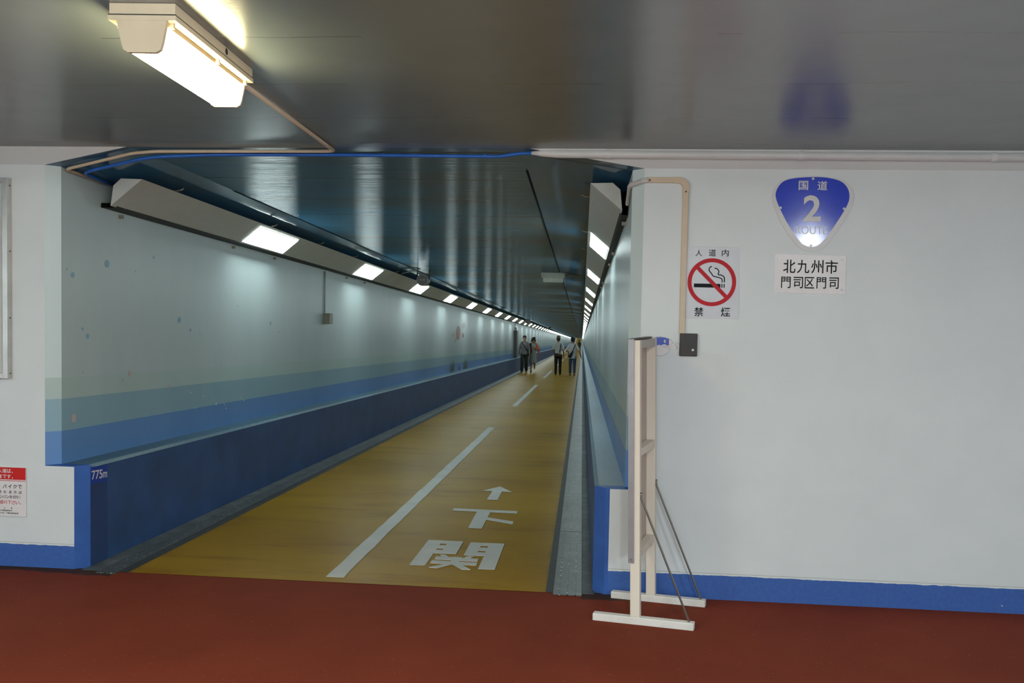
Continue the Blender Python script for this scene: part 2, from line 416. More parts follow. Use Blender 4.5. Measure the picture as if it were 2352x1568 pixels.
m_wall = mat_hall_wall(); m_mural = mat_mural('painted_tunnel_wall'); m_splay = mat_mural('painted_splay', 1.2)
m_frame_blue = M('bright_blue_edge_paint', (0.043, 0.115, 0.37), 0.5, var=0.12, scale=8, spec=0.15)
m_kerb_blue = M('navy_blue_kerb_paint', (0.030, 0.080, 0.215), 0.45, var=0.25, scale=2.5, bmp=0.15)
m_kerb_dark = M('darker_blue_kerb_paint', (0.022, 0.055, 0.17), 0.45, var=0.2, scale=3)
m_kerb_top = mat_kerb_top()
m_conc = M('grey_gutter_concrete', (0.095, 0.108, 0.112), 0.6, var=0.4, scale=6, bmp=0.3)
m_dark_edge = M('black_rubber_edging', (0.025, 0.027, 0.027), 0.6, var=0.3, scale=10)
m_tceil = mat_tunnel_ceiling(); m_haunch = mat_haunch(); m_hceil = mat_hall_ceiling()
m_yellow = mat_yellow(); m_red = mat_red()
m_beige = M('beige_plastic', (0.60, 0.47, 0.33), 0.4, var=0.05)
m_cream = M('cream_enamel', (0.62, 0.50, 0.34), 0.38, var=0.05)
m_black = M('black_plastic', (0.012, 0.012, 0.012), 0.4, var=0.1)
m_steel = M('brushed_steel', (0.58, 0.55, 0.52), 0.22, 1.0, var=0.08)
m_screw = M('screw_metal', (0.38, 0.37, 0.35), 0.35, 1.0, var=0.05)
m_white_sign = M('white_sign_face', (0.74, 0.70, 0.695), 0.28, var=0.03)
m_ink = M('black_ink', (0.010, 0.010, 0.012), 0.5, var=0.1, spec=0.12)

# ---------------------------------------------------------------- the setting
def build_setting():
    X0, X1, YB = -7.5, 6.0, -9.5
    # hall floor
    mb = MB(); nx = 12
    mb.quad((X0, -5.6, 0), (X1, -5.6, 0), (X1, 0.02, 0), (X0, 0.02, 0))
    struct('floor_hall', mb, m_red, recalc=False)
    mb = MB(); mb.quad((X0, YB, 0), (X1, YB, 0), (X1, -5.6, 0), (X0, -5.6, 0))  # unseen floor behind the camera, pale grey added for neutral bounce light
    struct('floor_rear_bounce', mb, M('pale_grey_bounce', (0.42, 0.45, 0.46), 0.5, var=0.1, scale=3), recalc=False)
    # tunnel floor: yellow walkway, rubber edging and gutter concrete
    mb = MB(); st = [-0.02]+STN
    def strip(x0, x1, mi, h0=0.002, h1=None):
        extrude(mb, [(x0, h0, x0), (x1, h0 if h1 is None else h1, x1)], st, mi)
    strip(KL-0.01, -3.09, 1); strip(-3.09, -2.955, 1, -0.004); strip(-2.955, -2.89, 2); strip(-2.89, -0.19, 0)
    strip(-0.19, -0.145, 2); strip(-0.145, 0.035, 1, -0.004); strip(0.035, KR+0.01, 1)
    struct('floor_tunnel', mb, [m_yellow, m_conc, m_dark_edge], recalc=False)
    # entrance wall with the splayed opening
    mb = MB(); SL, SR = XL-S, XR+S
    R = lambda x0, x1, z0, z1, mi=0: mb.quad((x0, 0, z0), (x1, 0, z0), (x1, 0, z1), (x0, 0, z1), mi)
    R(X0, SL, 0, Z1); R(SL, KL-S, 0, HL-0.004)
    R(SR, X1, 0, Z1); R(0.192, SR, 0, HR-0.004); R(KR+S, 0.192, 0, HR-0.004, 1)
    # chamfer between wall and ceiling, mitred at the opening
    mb.poly([(X0, 0, Z1), (SL, 0, Z1), (-2.86, -0.10, Z2), (X0, -0.10, Z2)])
    mb.poly([(SR, 0, Z1), (X1, 0, Z1), (X1, -0.10, Z2), (-0.34, -0.10, Z2)])
    # splays
    z0 = zf(S)
    for xa, xb, h, rev in ((SL, XL, HL, False), (SR, XR, HR, True)):
        q = [(xa, 0, h), (xb, S, h), (xb, S, Z1), (xa, 0, Z1)]
        mb.quad(*q, mi=2, uv=[(0, h), (S, h), (S, Z1), (0, Z1)])
    mb.quad((KL-S, 0, -0.01), (KL, S, -0.01), (KL, S, HL), (KL-S, 0, HL), 1)
    mb.quad((KR+S, 0, -0.01), (KR, S, -0.01), (KR, S, HR), (KR+S, 0, HR), 1)
    mb.poly([(SL, 0, HL), (KL-S, 0, HL), (KL, S, HL), (XL, S, HL)], 1); mb.poly([(SR, 0, HR), (KR+S, 0, HR), (KR, S, HR), (XR, S, HR)], 1)
    mb.quad((SL, 0, HL-0.004), (KL-S, 0, HL-0.004), (KL-S, 0, HL), (SL, 0, HL), 1); mb.quad((KR+S, 0, HR-0.004), (SR, 0, HR-0.004), (SR, 0, HR), (KR+S, 0, HR), 1)
    struct('wall_entrance', mb, [m_wall, m_frame_blue, m_splay], recalc=False)
    # tunnel walls
    wl = struct('wall_left', extrude(MB(), [(XL, HL-0.03, HL-0.03), (XL, Z1, Z1)]), m_mural, recalc=False)
    wr = struct('wall_right', extrude(MB(), [(XR, HR-0.03, HR-0.03), (XR, Z1, Z1)]), m_mural, recalc=False)
    # kerbs
    for nm, xk, xw, h, sg in (('kerb_left', KL, XL, HL, -1), ('kerb_right', KR, XR, HR, 1)):
        mb = MB()
        face = [(xk, -0.03, 0), (xk, h-0.018, 1)]
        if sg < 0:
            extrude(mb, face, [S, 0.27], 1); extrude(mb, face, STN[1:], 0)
        else: extrude(mb, face, STN, 0)
        top = [(xk, h-0.018, 0), (xk+sg*0.026, h, 0), (xw, h, 1)]
        extrude(mb, top, [S, 0.10], 3); extrude(mb, top, [0.10]+STN[1:], 2)
        struct(nm, mb, [m_kerb_blue, m_kerb_dark, m_kerb_top, m_frame_blue], recalc=False)
    # ceilings
    mb = MB(); mb.quad((X0, YB, Z2), (X0, -0.10, Z2), (X1, -0.10, Z2), (X1, YB, Z2))
    struct('ceiling_hall', mb, m_hceil, recalc=False)
    mb = MB()
    mb.quad((-2.86, -0.10, Z2), (-0.34, -0.10, Z2), (CR, S, Z2), (CL, S, Z2), 0)
    mb.poly([(SL, 0, Z1), (XL, S, Z1), (CL, S, Z2), (-2.86, -0.10, Z2)], 1)
    mb.poly([(SR, 0, Z1), (XR, S, Z1), (CR, S, Z2), (-0.34, -0.10, Z2)], 1)
    extrude(mb, [(CL, Z2, 0), (CR, Z2, 1)], STN, 0)
    extrude(mb, [(XL, Z1, 0), (CL, Z2, 1)], STN, 1); extrude(mb, [(CR, Z2, 0), (XR, Z1, 1)], STN, 1)
    struct('ceiling_tunnel', mb, [m_tceil, m_haunch], recalc=False)
    # dark joint strips along the ceiling creases
    for i, (x, y0) in enumerate(((CL, 1.45), (CR, 0.55))):
        mb = extrude(MB(), [(x-0.008, Z2-0.004, 0), (x+0.008, Z2-0.004, 1)], [y0, 6, 15, 40, 120])
        struct('trim_%d' % (i+1), mb, M('dark_joint_filler', (0.006, 0.012, 0.02), 0.9, spec=0.1), recalc=False)
    # far end of what can be seen, and the hall behind the camera
    mb = MB(); zz = zf(YEND); mb.quad((XL, YEND+1, zz-1), (XR, YEND+1, zz-1), (XR, YEND+1, zz+4), (XL, YEND+1, zz+4))
    struct('wall_far', mb, m_conc, recalc=False)
    for nm, q in (('wall_rear', [(X0, YB, 0), (X1, YB, 0), (X1, YB, Z2), (X0, YB, Z2)]),
                  ('wall_west', [(X0, YB, 0), (X0, 0, 0), (X0, 0, Z2), (X0, YB, Z2)]),
                  ('wall_east', [(X1, YB, 0), (X1, 0, 0), (X1, 0, Z2), (X1, YB, Z2)])):
        struct(nm, MB().quad(*q), m_wall, recalc=False)
    return wl, wr
wall_left, wall_right = build_setting()

# painted bubbles, fish and weed of the mural on the left tunnel wall
def build_mural():
    mb = MB(); X = XL+0.0025
    def e(y, h, ry, rz, mi, seg=16):
        mb.poly([(X, y+ry*math.cos(2*PI*k/seg), h-G*y+rz*math.sin(2*PI*k/seg)) for k in range(seg)], mi)
    px = lambda y: 342.0*5.4/(5.2+y)
    for y, h, r in ((0.6,2.04,6.4),(0.19,1.927,5),(0.124,1.963,2.2),(0.985,2.016,2),(1.26,2.15,2.9),(1.695,1.668,5),(1.9,1.585,2.5),(2.07,1.556,1.4),
                    (2.118,1.533,1.4),(0.3,1.569,2.9),(0.36,1.521,4.6),(3.79,1.685,2.9),(4.04,1.589,1.8),(2.9,1.833,1.9),(2.63,1.918,1.5)):
        rz = r*1.35/px(y); e(y, h, rz*1.0, rz, 0)
    for y, h, r in ((0.2,0.968,8.6),): e(y, h, r*1.12/px(y), r*1.12/px(y), 1)
    for y, h, r in ((0.911,1.24,6.4),(0.805,1.197,3.9),(0.3,1.271,3.6),(1.507,1.115,4.6)): e(y, h, r*1.1/px(y), r*1.1/px(y), 2)
    for y, h, r in ((1.84,1.059,1.4),(1.9,1.038,2.1),(2.155,0.989,2.1),(2.37,0.942,1.2),(2.42,0.902,2.9),(2.6,0.881,1.8),(2.64,0.842,1.8),(3.0,0.917,1.4),(3.07,0.89,2.1),(1.99,0.896,1.8)):
        e(y, h, r*1.2/px(y), r*1.2/px(y), 3)
    for y, h, ry, rz, mi in ((17.8,1.72,0.42,0.20,4),(16.9,1.66,0.22,0.08,2),(18.75,1.66,0.18,0.07,4),(17.3,1.52,0.24,0.055,2),(18.9,1.95,0.36,0.08,2)): e(y, h, ry, rz, mi)
    for y0, n, w, hh in ((16.55, 6, 0.16, 0.36), (19.0, 7, 0.16, 0.40), (18.05, 3, 0.12, 0.18)):
        for k in range(n):
            y = y0+k*w*0.75; t = hh*(0.55+0.45*random.random())
            mb.poly([(X, y-w*0.45, 0.69-G*y), (X, y+w*0.45, 0.69-G*y), (X, y+w*0.12, 0.69+t-G*y), (X, y-w*0.05, 0.69+t*1.02-G*y)], 5 if k % 3 else 6)
    o = obj('mural_painting', mb, [M('mural_blue', (0.22,0.42,0.56),0.4), M('mural_shell_pink', (0.55,0.45,0.43),0.4), M('mural_faded_pink', (0.50,0.43,0.42),0.4),
        M('mural_cream_dot', (0.62,0.66,0.62),0.4), M('mural_coral_red', (0.42,0.17,0.15),0.4), M('mural_weed_brown', (0.10,0.12,0.09),0.5), M('mural_weed_green', (0.03,0.13,0.12),0.5)], wall_left, recalc=False)
    o['kind'] = 'structure'
build_mural()

# ---------------------------------------------------------------- gutter covers
def build_gutters():
    m1 = mat_gutter_plate([-3.06, -3.022, -2.985]); m2 = mat_gutter_plate([-0.105, -0.055, -0.005])
    Lp = 1.725; n = 60
    for x0, x1, m, side in ((-3.088, -2.957, m1, 'left'), (-0.143, 0.033, m2, 'right')):
        proto = None
        for i in range(n):
            ya = -0.06+i*Lp; yb = ya+Lp-0.004
            if i == 0:
                mb = MB(); za, zb = 0.001, zf(yb)-0.0005
                mb.obox((x0, ya, za), (x1-x0, 0, 0), (0, yb-ya, zb-za), (0, 0, 0.006))
                o = obj('gutter_cover', mb, m); recentre(o)
                tag(o, 'first perforated steel gutter cover by the red floor, beside the %s kerb' % side, 'gutter cover', 'steel gutter covers along the %s kerb' % side)
                continue
            if proto is None:
                mb = MB(); dz = -G*(Lp-0.004)
                mb.obox((x0, ya, zf(ya)+0.001), (x1-x0, 0, 0), (0, yb-ya, dz), (0, 0, 0.006))
                o = obj('gutter_cover', mb, m); recentre(o); proto = o; base = Vector(o.location)
            else:
                o = proto.copy(); COL.objects.link(o); o.location = base+Vector((0, (i-1)*Lp, -G*(i-1)*Lp))
            tag(o, 'perforated steel gutter cover in the row along the %s kerb inside the tunnel' % side, 'gutter cover', 'steel gutter covers along the %s kerb' % side)
        ya = -0.06+n*Lp
        mb = extrude(MB(), [(x0, 0.005, 0), (x1, 0.005, 1)], [ya, 120, 160, 200, 250]+[250+10*i for i in range(1, 32)])
        o = obj('gutter_covers', mb, m, recalc=False)
        tag(o, 'distant run of steel gutter covers along the %s kerb, far down the tunnel' % side, 'gutter covers', kind='stuff')
build_gutters()

# ---------------------------------------------------------------- white markings on the path
def build_markings():
    m = mat_worn_white(); H0 = 0.0035
    def flat(name, polys, label, cat):
        mb = MB()
        for i, P in enumerate(polys): mb.prism([(x, y, zf(y)+H0) for x, y in P], (0, 0, 0.0025+0.00015*i))
        o = obj(name, mb, m); recentre(o); return tag(o, label, cat)
    dashes = [(0.08, 9.62), (14.58, 24.4), (29.9, 39.2), (44.5, 54.2), (59.5, 69), (74.5, 84), (89.5, 99), (104.5, 114), (119.5, 129), (134.5, 144)]
    words = ['nearest and longest white centre line stripe, starting at the red floor', 'second white centre line stripe on the yellow path', 'third white centre line stripe, just before the walkers',
             'white centre line stripe beside the walking group']
    for i, (a, b) in enumerate(dashes):
        mb = MB(); n = 60 if i == 0 else 8; w = 0.053
        L, R = [], []
        for k in range(n+1):
            y = a+(b-a)*k/n; j = 0.004 if i == 0 else 0.0
            L.append((-1.562-w+random.uniform(-j, j), y)); R.append((-1.542+w-0.01+random.uniform(-j, j), y))
        for k in range(n):
            q = [L[k], R[k], R[k+1], L[k+1]]
            mb.prism([(x, y, zf(y)+H0) for x, y in q], (0, 0, 0.0025))
        o = obj('lane_stripe', mb, m); recentre(o)
        tag(o, words[i] if i < 4 else 'distant white centre line stripe beyond the walking group', 'floor marking', 'dashed centre line of the tunnel path')
    flat('arrow_marking', [[(-0.983,3.372),(-0.83,3.66),(-0.68,3.352),(-0.787,3.372),(-0.88,3.372)], [(-0.887,2.905),(-0.783,2.905),(-0.785,3.375),(-0.882,3.375)]],
         'white painted arrow pointing into the tunnel, above the lettering', 'floor marking')
    flat('path_lettering', [[(-1.136,2.32),(-0.549,2.302),(-0.549,2.402),(-1.138,2.425)], [(-0.90,1.65),(-0.788,1.641),(-0.789,2.32),(-0.911,2.325)], [(-0.788,1.985),(-0.551,1.848),(-0.551,1.958),(-0.79,2.085)]],
         'white painted character of one bar and a stem on the yellow path below the arrow', 'floor marking')
    K = []
    r = lambda x0, x1, y0, y1: K.append([(x0, y0), (x1, y0), (x1, y1), (x0, y1)])
    r(-1.144,-1.036,0.45,1.178); r(-0.667,-0.554,0.425,1.16)
    for xa, xb, sl in ((-1.036,-0.872,0), (-0.813,-0.667,-0.02)):
        r(xa, xb, 1.085+sl, 1.175+sl); r(xa, xb, 0.935+sl, 1.03+sl); r(xa, xb, 0.79+sl, 0.885+sl)
    r(-0.985,-0.872,0.80,1.17); r(-0.813,-0.725,0.785,1.15)
    K.append([(-0.962,0.70),(-0.915,0.70),(-0.945,0.755),(-0.985,0.755)]); K.append([(-0.795,0.70),(-0.755,0.70),(-0.735,0.745),(-0.778,0.745)])
    K.append([(-1.0,0.625),(-0.695,0.61),(-0.695,0.68),(-1.0,0.70)]); K.append([(-1.012,0.52),(-0.69,0.505),(-0.69,0.575),(-1.01,0.59)])
    K.append([(-0.88,0.51),(-0.82,0.51),(-0.82,0.70),(-0.88,0.70)])
    K.append([(-1.0,0.405),(-0.945,0.395),(-0.85,0.52),(-0.895,0.52)]); K.append([(-0.775,0.39),(-0.715,0.395),(-0.80,0.52),(-0.865,0.52)])
    flat('path_lettering', K, 'large white painted gate-shaped character on the yellow path nearest the red floor', 'floor marking')
build_markings()

# ---------------------------------------------------------------- lighting trunking of the tunnel
m_strip = M('grey_white_enamel', (0.50, 0.50, 0.46), 0.38, var=0.04)
m_lamp = EM('tunnel_lamp', (0.82, 1.0, 1.0), L_TUNNEL)
def build_trunking(side):
    lft = side == 'left'
    # cross section: (distance from wall, height above path) A bottom .. D top outer edge
    A, B, Cc, D = ((0.110,2.429),(0.130,2.569),(0.185,2.619),(0.338,2.615)) if lft else ((0.045,2.42),(0.06,2.556),(0.11,2.600),(0.255,2.597))
    X = (lambda o: XL+o) if lft else (lambda o: XR-o)
    y0 = 0.46 if lft else 0.38
    root = thing('light_trunking', 'long grey trunking of white lamps along the top of the %s tunnel wall' % side, 'lighting', (X(A[0]), y0, A[1]+zf(y0)))
    mb = MB(); st = [y0]+[y for y in STN if y > 1]
    prof = [A, B, Cc, D, A]
    extrude(mb, [(X(o), h, 0) for o, h in prof], st)
    # raised joint seams
    t = lambda f, lift=0.0: (A[0]+(D[0]-A[0])*f, A[1]+(D[1]-A[1])*f)
    nx, nz = (D[1]-A[1]), -(D[0]-A[0]); nl = math.hypot(nx, nz); nx, nz = nx/nl, nz/nl
    for k in range(12):
        for ys in ((2.55+3.95*k, 2.62+3.95*k+1.75) if k else (y0+0.16, 2.58, 4.45)):
            P = [t(0.01), t(0.99)]
            q = [(X(P[0][0]+nx*0.0015), ys, P[0][1]+nz*0.0015+zf(ys)), (X(P[1][0]+nx*0.0015), ys, P[1][1]+nz*0.0015+zf(ys))]
            q2 = [(a, b+0.012, c-G*0.012) for a, b, c in q]
            mb.quad(q[0], q[1], q2[1], q2[0])
    obj('housing', mb, m_strip, root)
    mb = MB(); mb.poly([(X(o), y0-0.002, h+zf(y0)) for o, h in (A, B, Cc, D)])
    mb.prism([(X(o), y0-0.004, h+zf(y0)) for o, h in (A, B, Cc, D)], (0, 0.004, 0))
    obj('end_cap', mb, m_strip, root)
    # dark cable channel between housing and wall
    dp = 0.002 if lft else 0.012
    mb = extrude(MB(), [(X(0.004), A[1]-dp, 0), (X(0.004), (A[1]+0.03 if lft else B[1]+0.02), 0), (X(B[0]-0.01), (A[1]+0.03 if lft else B[1]), 0), (X(A[0]+0.01), A[1]+0.004, 0), (X(A[0]-0.004), A[1]-dp*0.7, 0), (X(0.004), A[1]-dp, 0)], [y0+(0.06 if lft else 0.12)]+st[1:])
    obj('cable_channel', mb, M('black_cables', (0.01, 0.012, 0.01), 0.6), root)
    def panel(mb, ya, yb, lift, f0, f1):
        a, b = t(f0), t(f1)
        q = []
        for yy, p in ((ya, a), (ya, b), (yb, b), (yb, a)): q.append((X(p[0]+nx*lift), yy, p[1]+nz*lift+zf(yy)))
        mb.quad(*q)
    starts = [2.70+3.925*k for k in range(125)]
    far = MB()
    for k, ys in enumerate(starts):
        if k < 84:
            mb = MB(); panel(mb, ys, ys+1.08, 0.003, 0.09, 0.86)
            obj('lamp_panel', mb, m_lamp, root)
        else: panel(far, ys, ys+1.08, 0.003, 0.09, 0.86)
        if k < 8:
            mb = MB()
            for ya, yb, fa, fb in ((ys-0.02, ys, 0.07, 0.89), (ys+1.08, ys+1.10, 0.07, 0.89), (ys, ys+1.08, 0.06, 0.09), (ys, ys+1.08, 0.86, 0.89)):
                panel(mb, ya, yb, 0.010, fa, fb)
            panel(mb, ys+1.08, ys+1.0801, 0.0, 0.1, 0.9)
            obj('lamp_frame', mb, m_strip, root)
    o = obj('lamp_panels', far, m_lamp, root); o['kind'] = 'stuff'
    m_br = M('rusty_bracket_steel', (0.28, 0.24, 0.19), 0.5, 0.6)
    for yb in (0.95, 2.9, 4.4, 5.9, 8.4, 10.2):
        mb = MB(); z = zf(yb)
        c = D[0]+0.008
        mb.tube([(X(D[0]-0.03), yb, D[1]+0.004+z), (X(c+0.03), yb, D[1]+0.012+z), (X(c+0.05), yb, D[1]+0.024+z)], 0.006, 8)
        obj('bracket', mb, m_br, root, smooth=True)
    for yb in (0.75, 2.75, 3.85, 6.7, 7.7):
        mb = MB(); z = zf(yb)
        mb.box(min(X(0.001), X(0.03)), max(X(0.001), X(0.03)), yb, yb+0.02, A[1]-0.045+z, A[1]-0.02+z)
        obj('wall_clip', mb, m_br, root)
    return root
build_trunking('left'); build_trunking('right')

# ---------------------------------------------------------------- hall ceiling lights
m_warm = EM('warm_lamp_diffuser', (1.0, 0.86, 0.46), L_NEAR)
m_cool = EM('unseen_lamp_diffuser', (0.88, 0.975, 1.0), L_HALL)
def ceiling_light(loc, rot, label, m_em):
    t = thing('ceiling_light', label, 'light', loc, 'ceiling lights of the hall')
    t.rotation_euler = (0, 0, rot)
    Lh, Wh = 0.375, 0.107        # half length, half width; local z = 0 is the ceiling
    def part(name, mb, m, parent=t, **kw):
        me = mb.mesh(name); me.materials.append(m); fix_normals(me)
        o = bpy.data.objects.new(name, me); COL.objects.link(o); o.parent = parent
        if kw.get('bevel'):
            bv = o.modifiers.new('bevel', 'BEVEL'); bv.width = kw['bevel']; bv.segments = 2; bv.limit_method = 'ANGLE'
        if kw.get('label'): o['label'] = kw['label']
        return o
    part('base_tray', MB().box(-Wh, Wh, -Lh, Lh, -0.036, -0.0005), m_cream, bevel=0.002)
    part('gasket', MB().box(-Wh-0.002, Wh+0.002, -Lh-0.002, Lh+0.002, -0.039, -0.036), m_black)
    part('cover_rim', MB().box(-Wh-0.003, Wh+0.003, -Lh-0.003, Lh+0.003, -0.056, -0.039), m_cream, bevel=0.002)
    # trapezoid cover: end caps and glowing diffuser between them
    prof = [(-0.078,-0.056),(0.078,-0.056),(0.064,-0.125),(0.058,-0.145),(0.044,-0.154),(-0.044,-0.154),(-0.058,-0.145),(-0.064,-0.125)]
    for sgn in (-1, 1):
        ya = sgn*Lh if sgn > 0 else -Lh-0.002
        th = 0.016 if sgn < 0 else -0.012
        p2 = [(x*1.04, z if z > -0.06 else z-0.003) for x, z in prof]
        part('end_cap', MB().prism([(x, ya, z) for x, z in p2], (0, th, 0)), m_cream)
    mb = MB(); y0, y1 = -Lh+0.014, Lh-0.012
    low = [(0.0755,-0.068),(0.064,-0.125),(0.058,-0.145),(0.044,-0.154),(-0.044,-0.154),(-0.058,-0.145),(-0.064,-0.125),(-0.0755,-0.068)]
    for a, b in zip(low[:-1], low[1:]): mb.quad((a[0], y0, a[1]), (b[0], y0, b[1]), (b[0], y1, b[1]), (a[0], y1, a[1]))
    part('diffuser', mb, m_em, label='glowing white diffuser')
    mb = MB()
    for sx in (-1, 1): mb.quad((sx*0.078, y0, -0.056), (sx*0.0757, y0, -0.070), (sx*0.0757, y1, -0.070), (sx*0.078, y1, -0.056))
    part('diffuser_rim', mb, M('dark_cream_rim', (0.42, 0.33, 0.20), 0.5))
    for sx in (-1, 1):
        for yy in (-Lh+0.03, 0.05, Lh-0.03):
            part('clip', MB().box(sx*0.086-0.006, sx*0.086+0.006, yy-0.006, yy+0.006, -0.072, -0.056), m_cream)
    part('knockout', MB().cyl((Wh-0.002, 0.08, -0.018), (Wh+0.0012, 0.08, -0.018), 0.012, 20), m_black)
    return t
ceiling_light((-1.452, -2.185, Z2), math.radians(3.4), 'beige ceiling light glowing warm white on the grey hall ceiling', m_warm)
for x, y, d in ((2.65, -4.9, 'on the right'), (-1.6, -6.6, 'on the left'), (1.6, -7.4, 'in the middle'), (-4.9, -4.6, 'far left'), (0.4, -4.3, 'overhead'), (-4.6, -8.2, 'in the far left corner'), (-0.2, -8.9, 'by the rear wall')):  # unseen; right and middle follow sign glare, others added to light the hall
    ceiling_light((x, y, Z2), 0.0, 'unseen, assumed ceiling light behind the viewer, %s' % d, m_cool)

# ---------------------------------------------------------------- pipes and ducts by the opening
def clean_path(path, r):
    """round the bends of a path"""
    P = [Vector(p) for p in path]; out = [P[0]]
    for i in range(1, len(P)-1):
        a, b, c = P[i-1], P[i], P[i+1]; d = min(r, (a-b).length*0.45, (c-b).length*0.45)
        p, q = b+(a-b).normalized()*d, b+(c-b).normalized()*d
        for k in range(5):
            u = k/4; out.append(p*(1-u)**2+b*2*u*(1-u)+q*u*u)
    out.append(P[-1]); return out
def build_pipes():
    t = thing('conduit', 'thin beige conduit running from the ceiling light to the left trunking', 'conduit', (-1.54, -0.07, 2.70))
    p = [(-1.474, -1.80, 2.702), (-1.545, -0.055, 2.702), (-2.70, -0.045, 2.698), (-2.86, -0.03, 2.688), (-3.375, 0.075, 2.600), (-3.378, 0.75, 2.578)]
    obj('conduit_run', MB().tube(clean_path(p, 0.05), 0.0105, 12), m_beige, t, smooth=True)
    m_bp = M('bright_blue_pipe_paint', (0.015, 0.12, 0.48), 0.3, var=0.08); m_wp = M('white_pipe_paint', (0.66, 0.66, 0.65), 0.3, var=0.03)
    t = thing('ceiling_pipe', 'pipe under the ceiling edge, painted white on the right and blue across the opening', 'pipe', (-0.3, -0.05, 2.69))
    p = [(-0.30, -0.06, 2.692), (-0.36, -0.02, 2.702), (-0.43, -0.01, 2.699), (-0.53, 0.0, 2.684), (-1.6, 0.0, 2.690), (-2.35, 0.005, 2.688), (-2.78, 0.02, 2.672), (-3.32, 0.16, 2.592), (-3.345, 0.62, 2.572)]
    obj('blue_run', MB().tube(clean_path(p, 0.10), 0.0115, 14), m_bp, t, smooth=True, label='blue painted length')
    obj('white_run', MB().tube([(-0.33, -0.072, 2.693), (-0.26, -0.080, 2.690), (-0.18, -0.083, 2.688), (6.0, -0.083, 2.672)], [0.010, 0.020, 0.025, 0.025], 18), m_wp, t, smooth=True, label='white painted length')
    for x in (0.13, 1.25, 2.33):
        z = 2.688-(x+0.18)*0.0026
        obj('clip', MB().tube([(x-0.014, -0.083, z), (x+0.014, -0.083, z)], 0.029, 18), m_wp, t, smooth=False)
    for x in (-0.62, -1.25):
        obj('clip', MB().tube([(x-0.008, 0, 2.688), (x+0.008, 0, 2.688)], 0.015, 14), m_bp, t)
    # flat beige cable duct to the intercom
    t = thing('cable_duct', 'flat beige cable duct bending down the white wall to the intercom box', 'cable duct', (0.6, 0, 1.63))
    w = 0.018; y = -0.016
    obj('vertical_duct', MB().box(0.584, 0.618, y, 0, 1.625, 2.492), m_beige, t, bevel=0.003)
    prof = []
    for k in range(9):
        a = PI/2*(1-k/8); prof.append((0.556+0.064*math.cos(a), 2.502+0.064*math.sin(a)))
    for k in range(7):
        a = PI/2*k/6; prof.append((0.556+0.026*math.cos(a), 2.502+0.026*math.sin(a)))
    el = [(0.53, 2.566)]+prof[:9]+[(0.62, 2.478), (0.582, 2.478)]+prof[9:]+[(0.53, 2.528)]
    obj('elbow', MB().prism([(a, y-0.002, b) for a, b in el], (0, 0.018, 0)), m_beige, t)
    obj('horizontal_duct', MB().box(XR+S+0.012, 0.535, y, 0, 2.530, 2.564), m_beige, t, bevel=0.003)
    mb = MB()
    for cx, cz in ((0.385, 2.545), (0.601, 2.478)): mb.cyl((cx, y-0.0035, cz), (cx, y, cz), 0.005, 10)
    obj('screw', mb, M('dark_screw', (0.05, 0.045, 0.04), 0.5, 0.5), t)
    m_wd = M('white_duct', (0.55, 0.55, 0.54), 0.4)
    p = [(XR+S+0.02, -0.012, 2.545), (XR+S-0.01, -0.006, 2.543), (XR-0.008, S-0.006, 2.527), (XR-0.014, S+0.03, 2.518)]
    obj('corner_duct', MB().tube(p, 0.017, 8, flat=1.0), m_wd, t)
    obj('inner_duct', MB().tube([(XR-0.016, S+0.02, 2.522), (XR-0.016, 0.32, 2.44)], 0.012, 8), m_wd, t)
build_pipes()

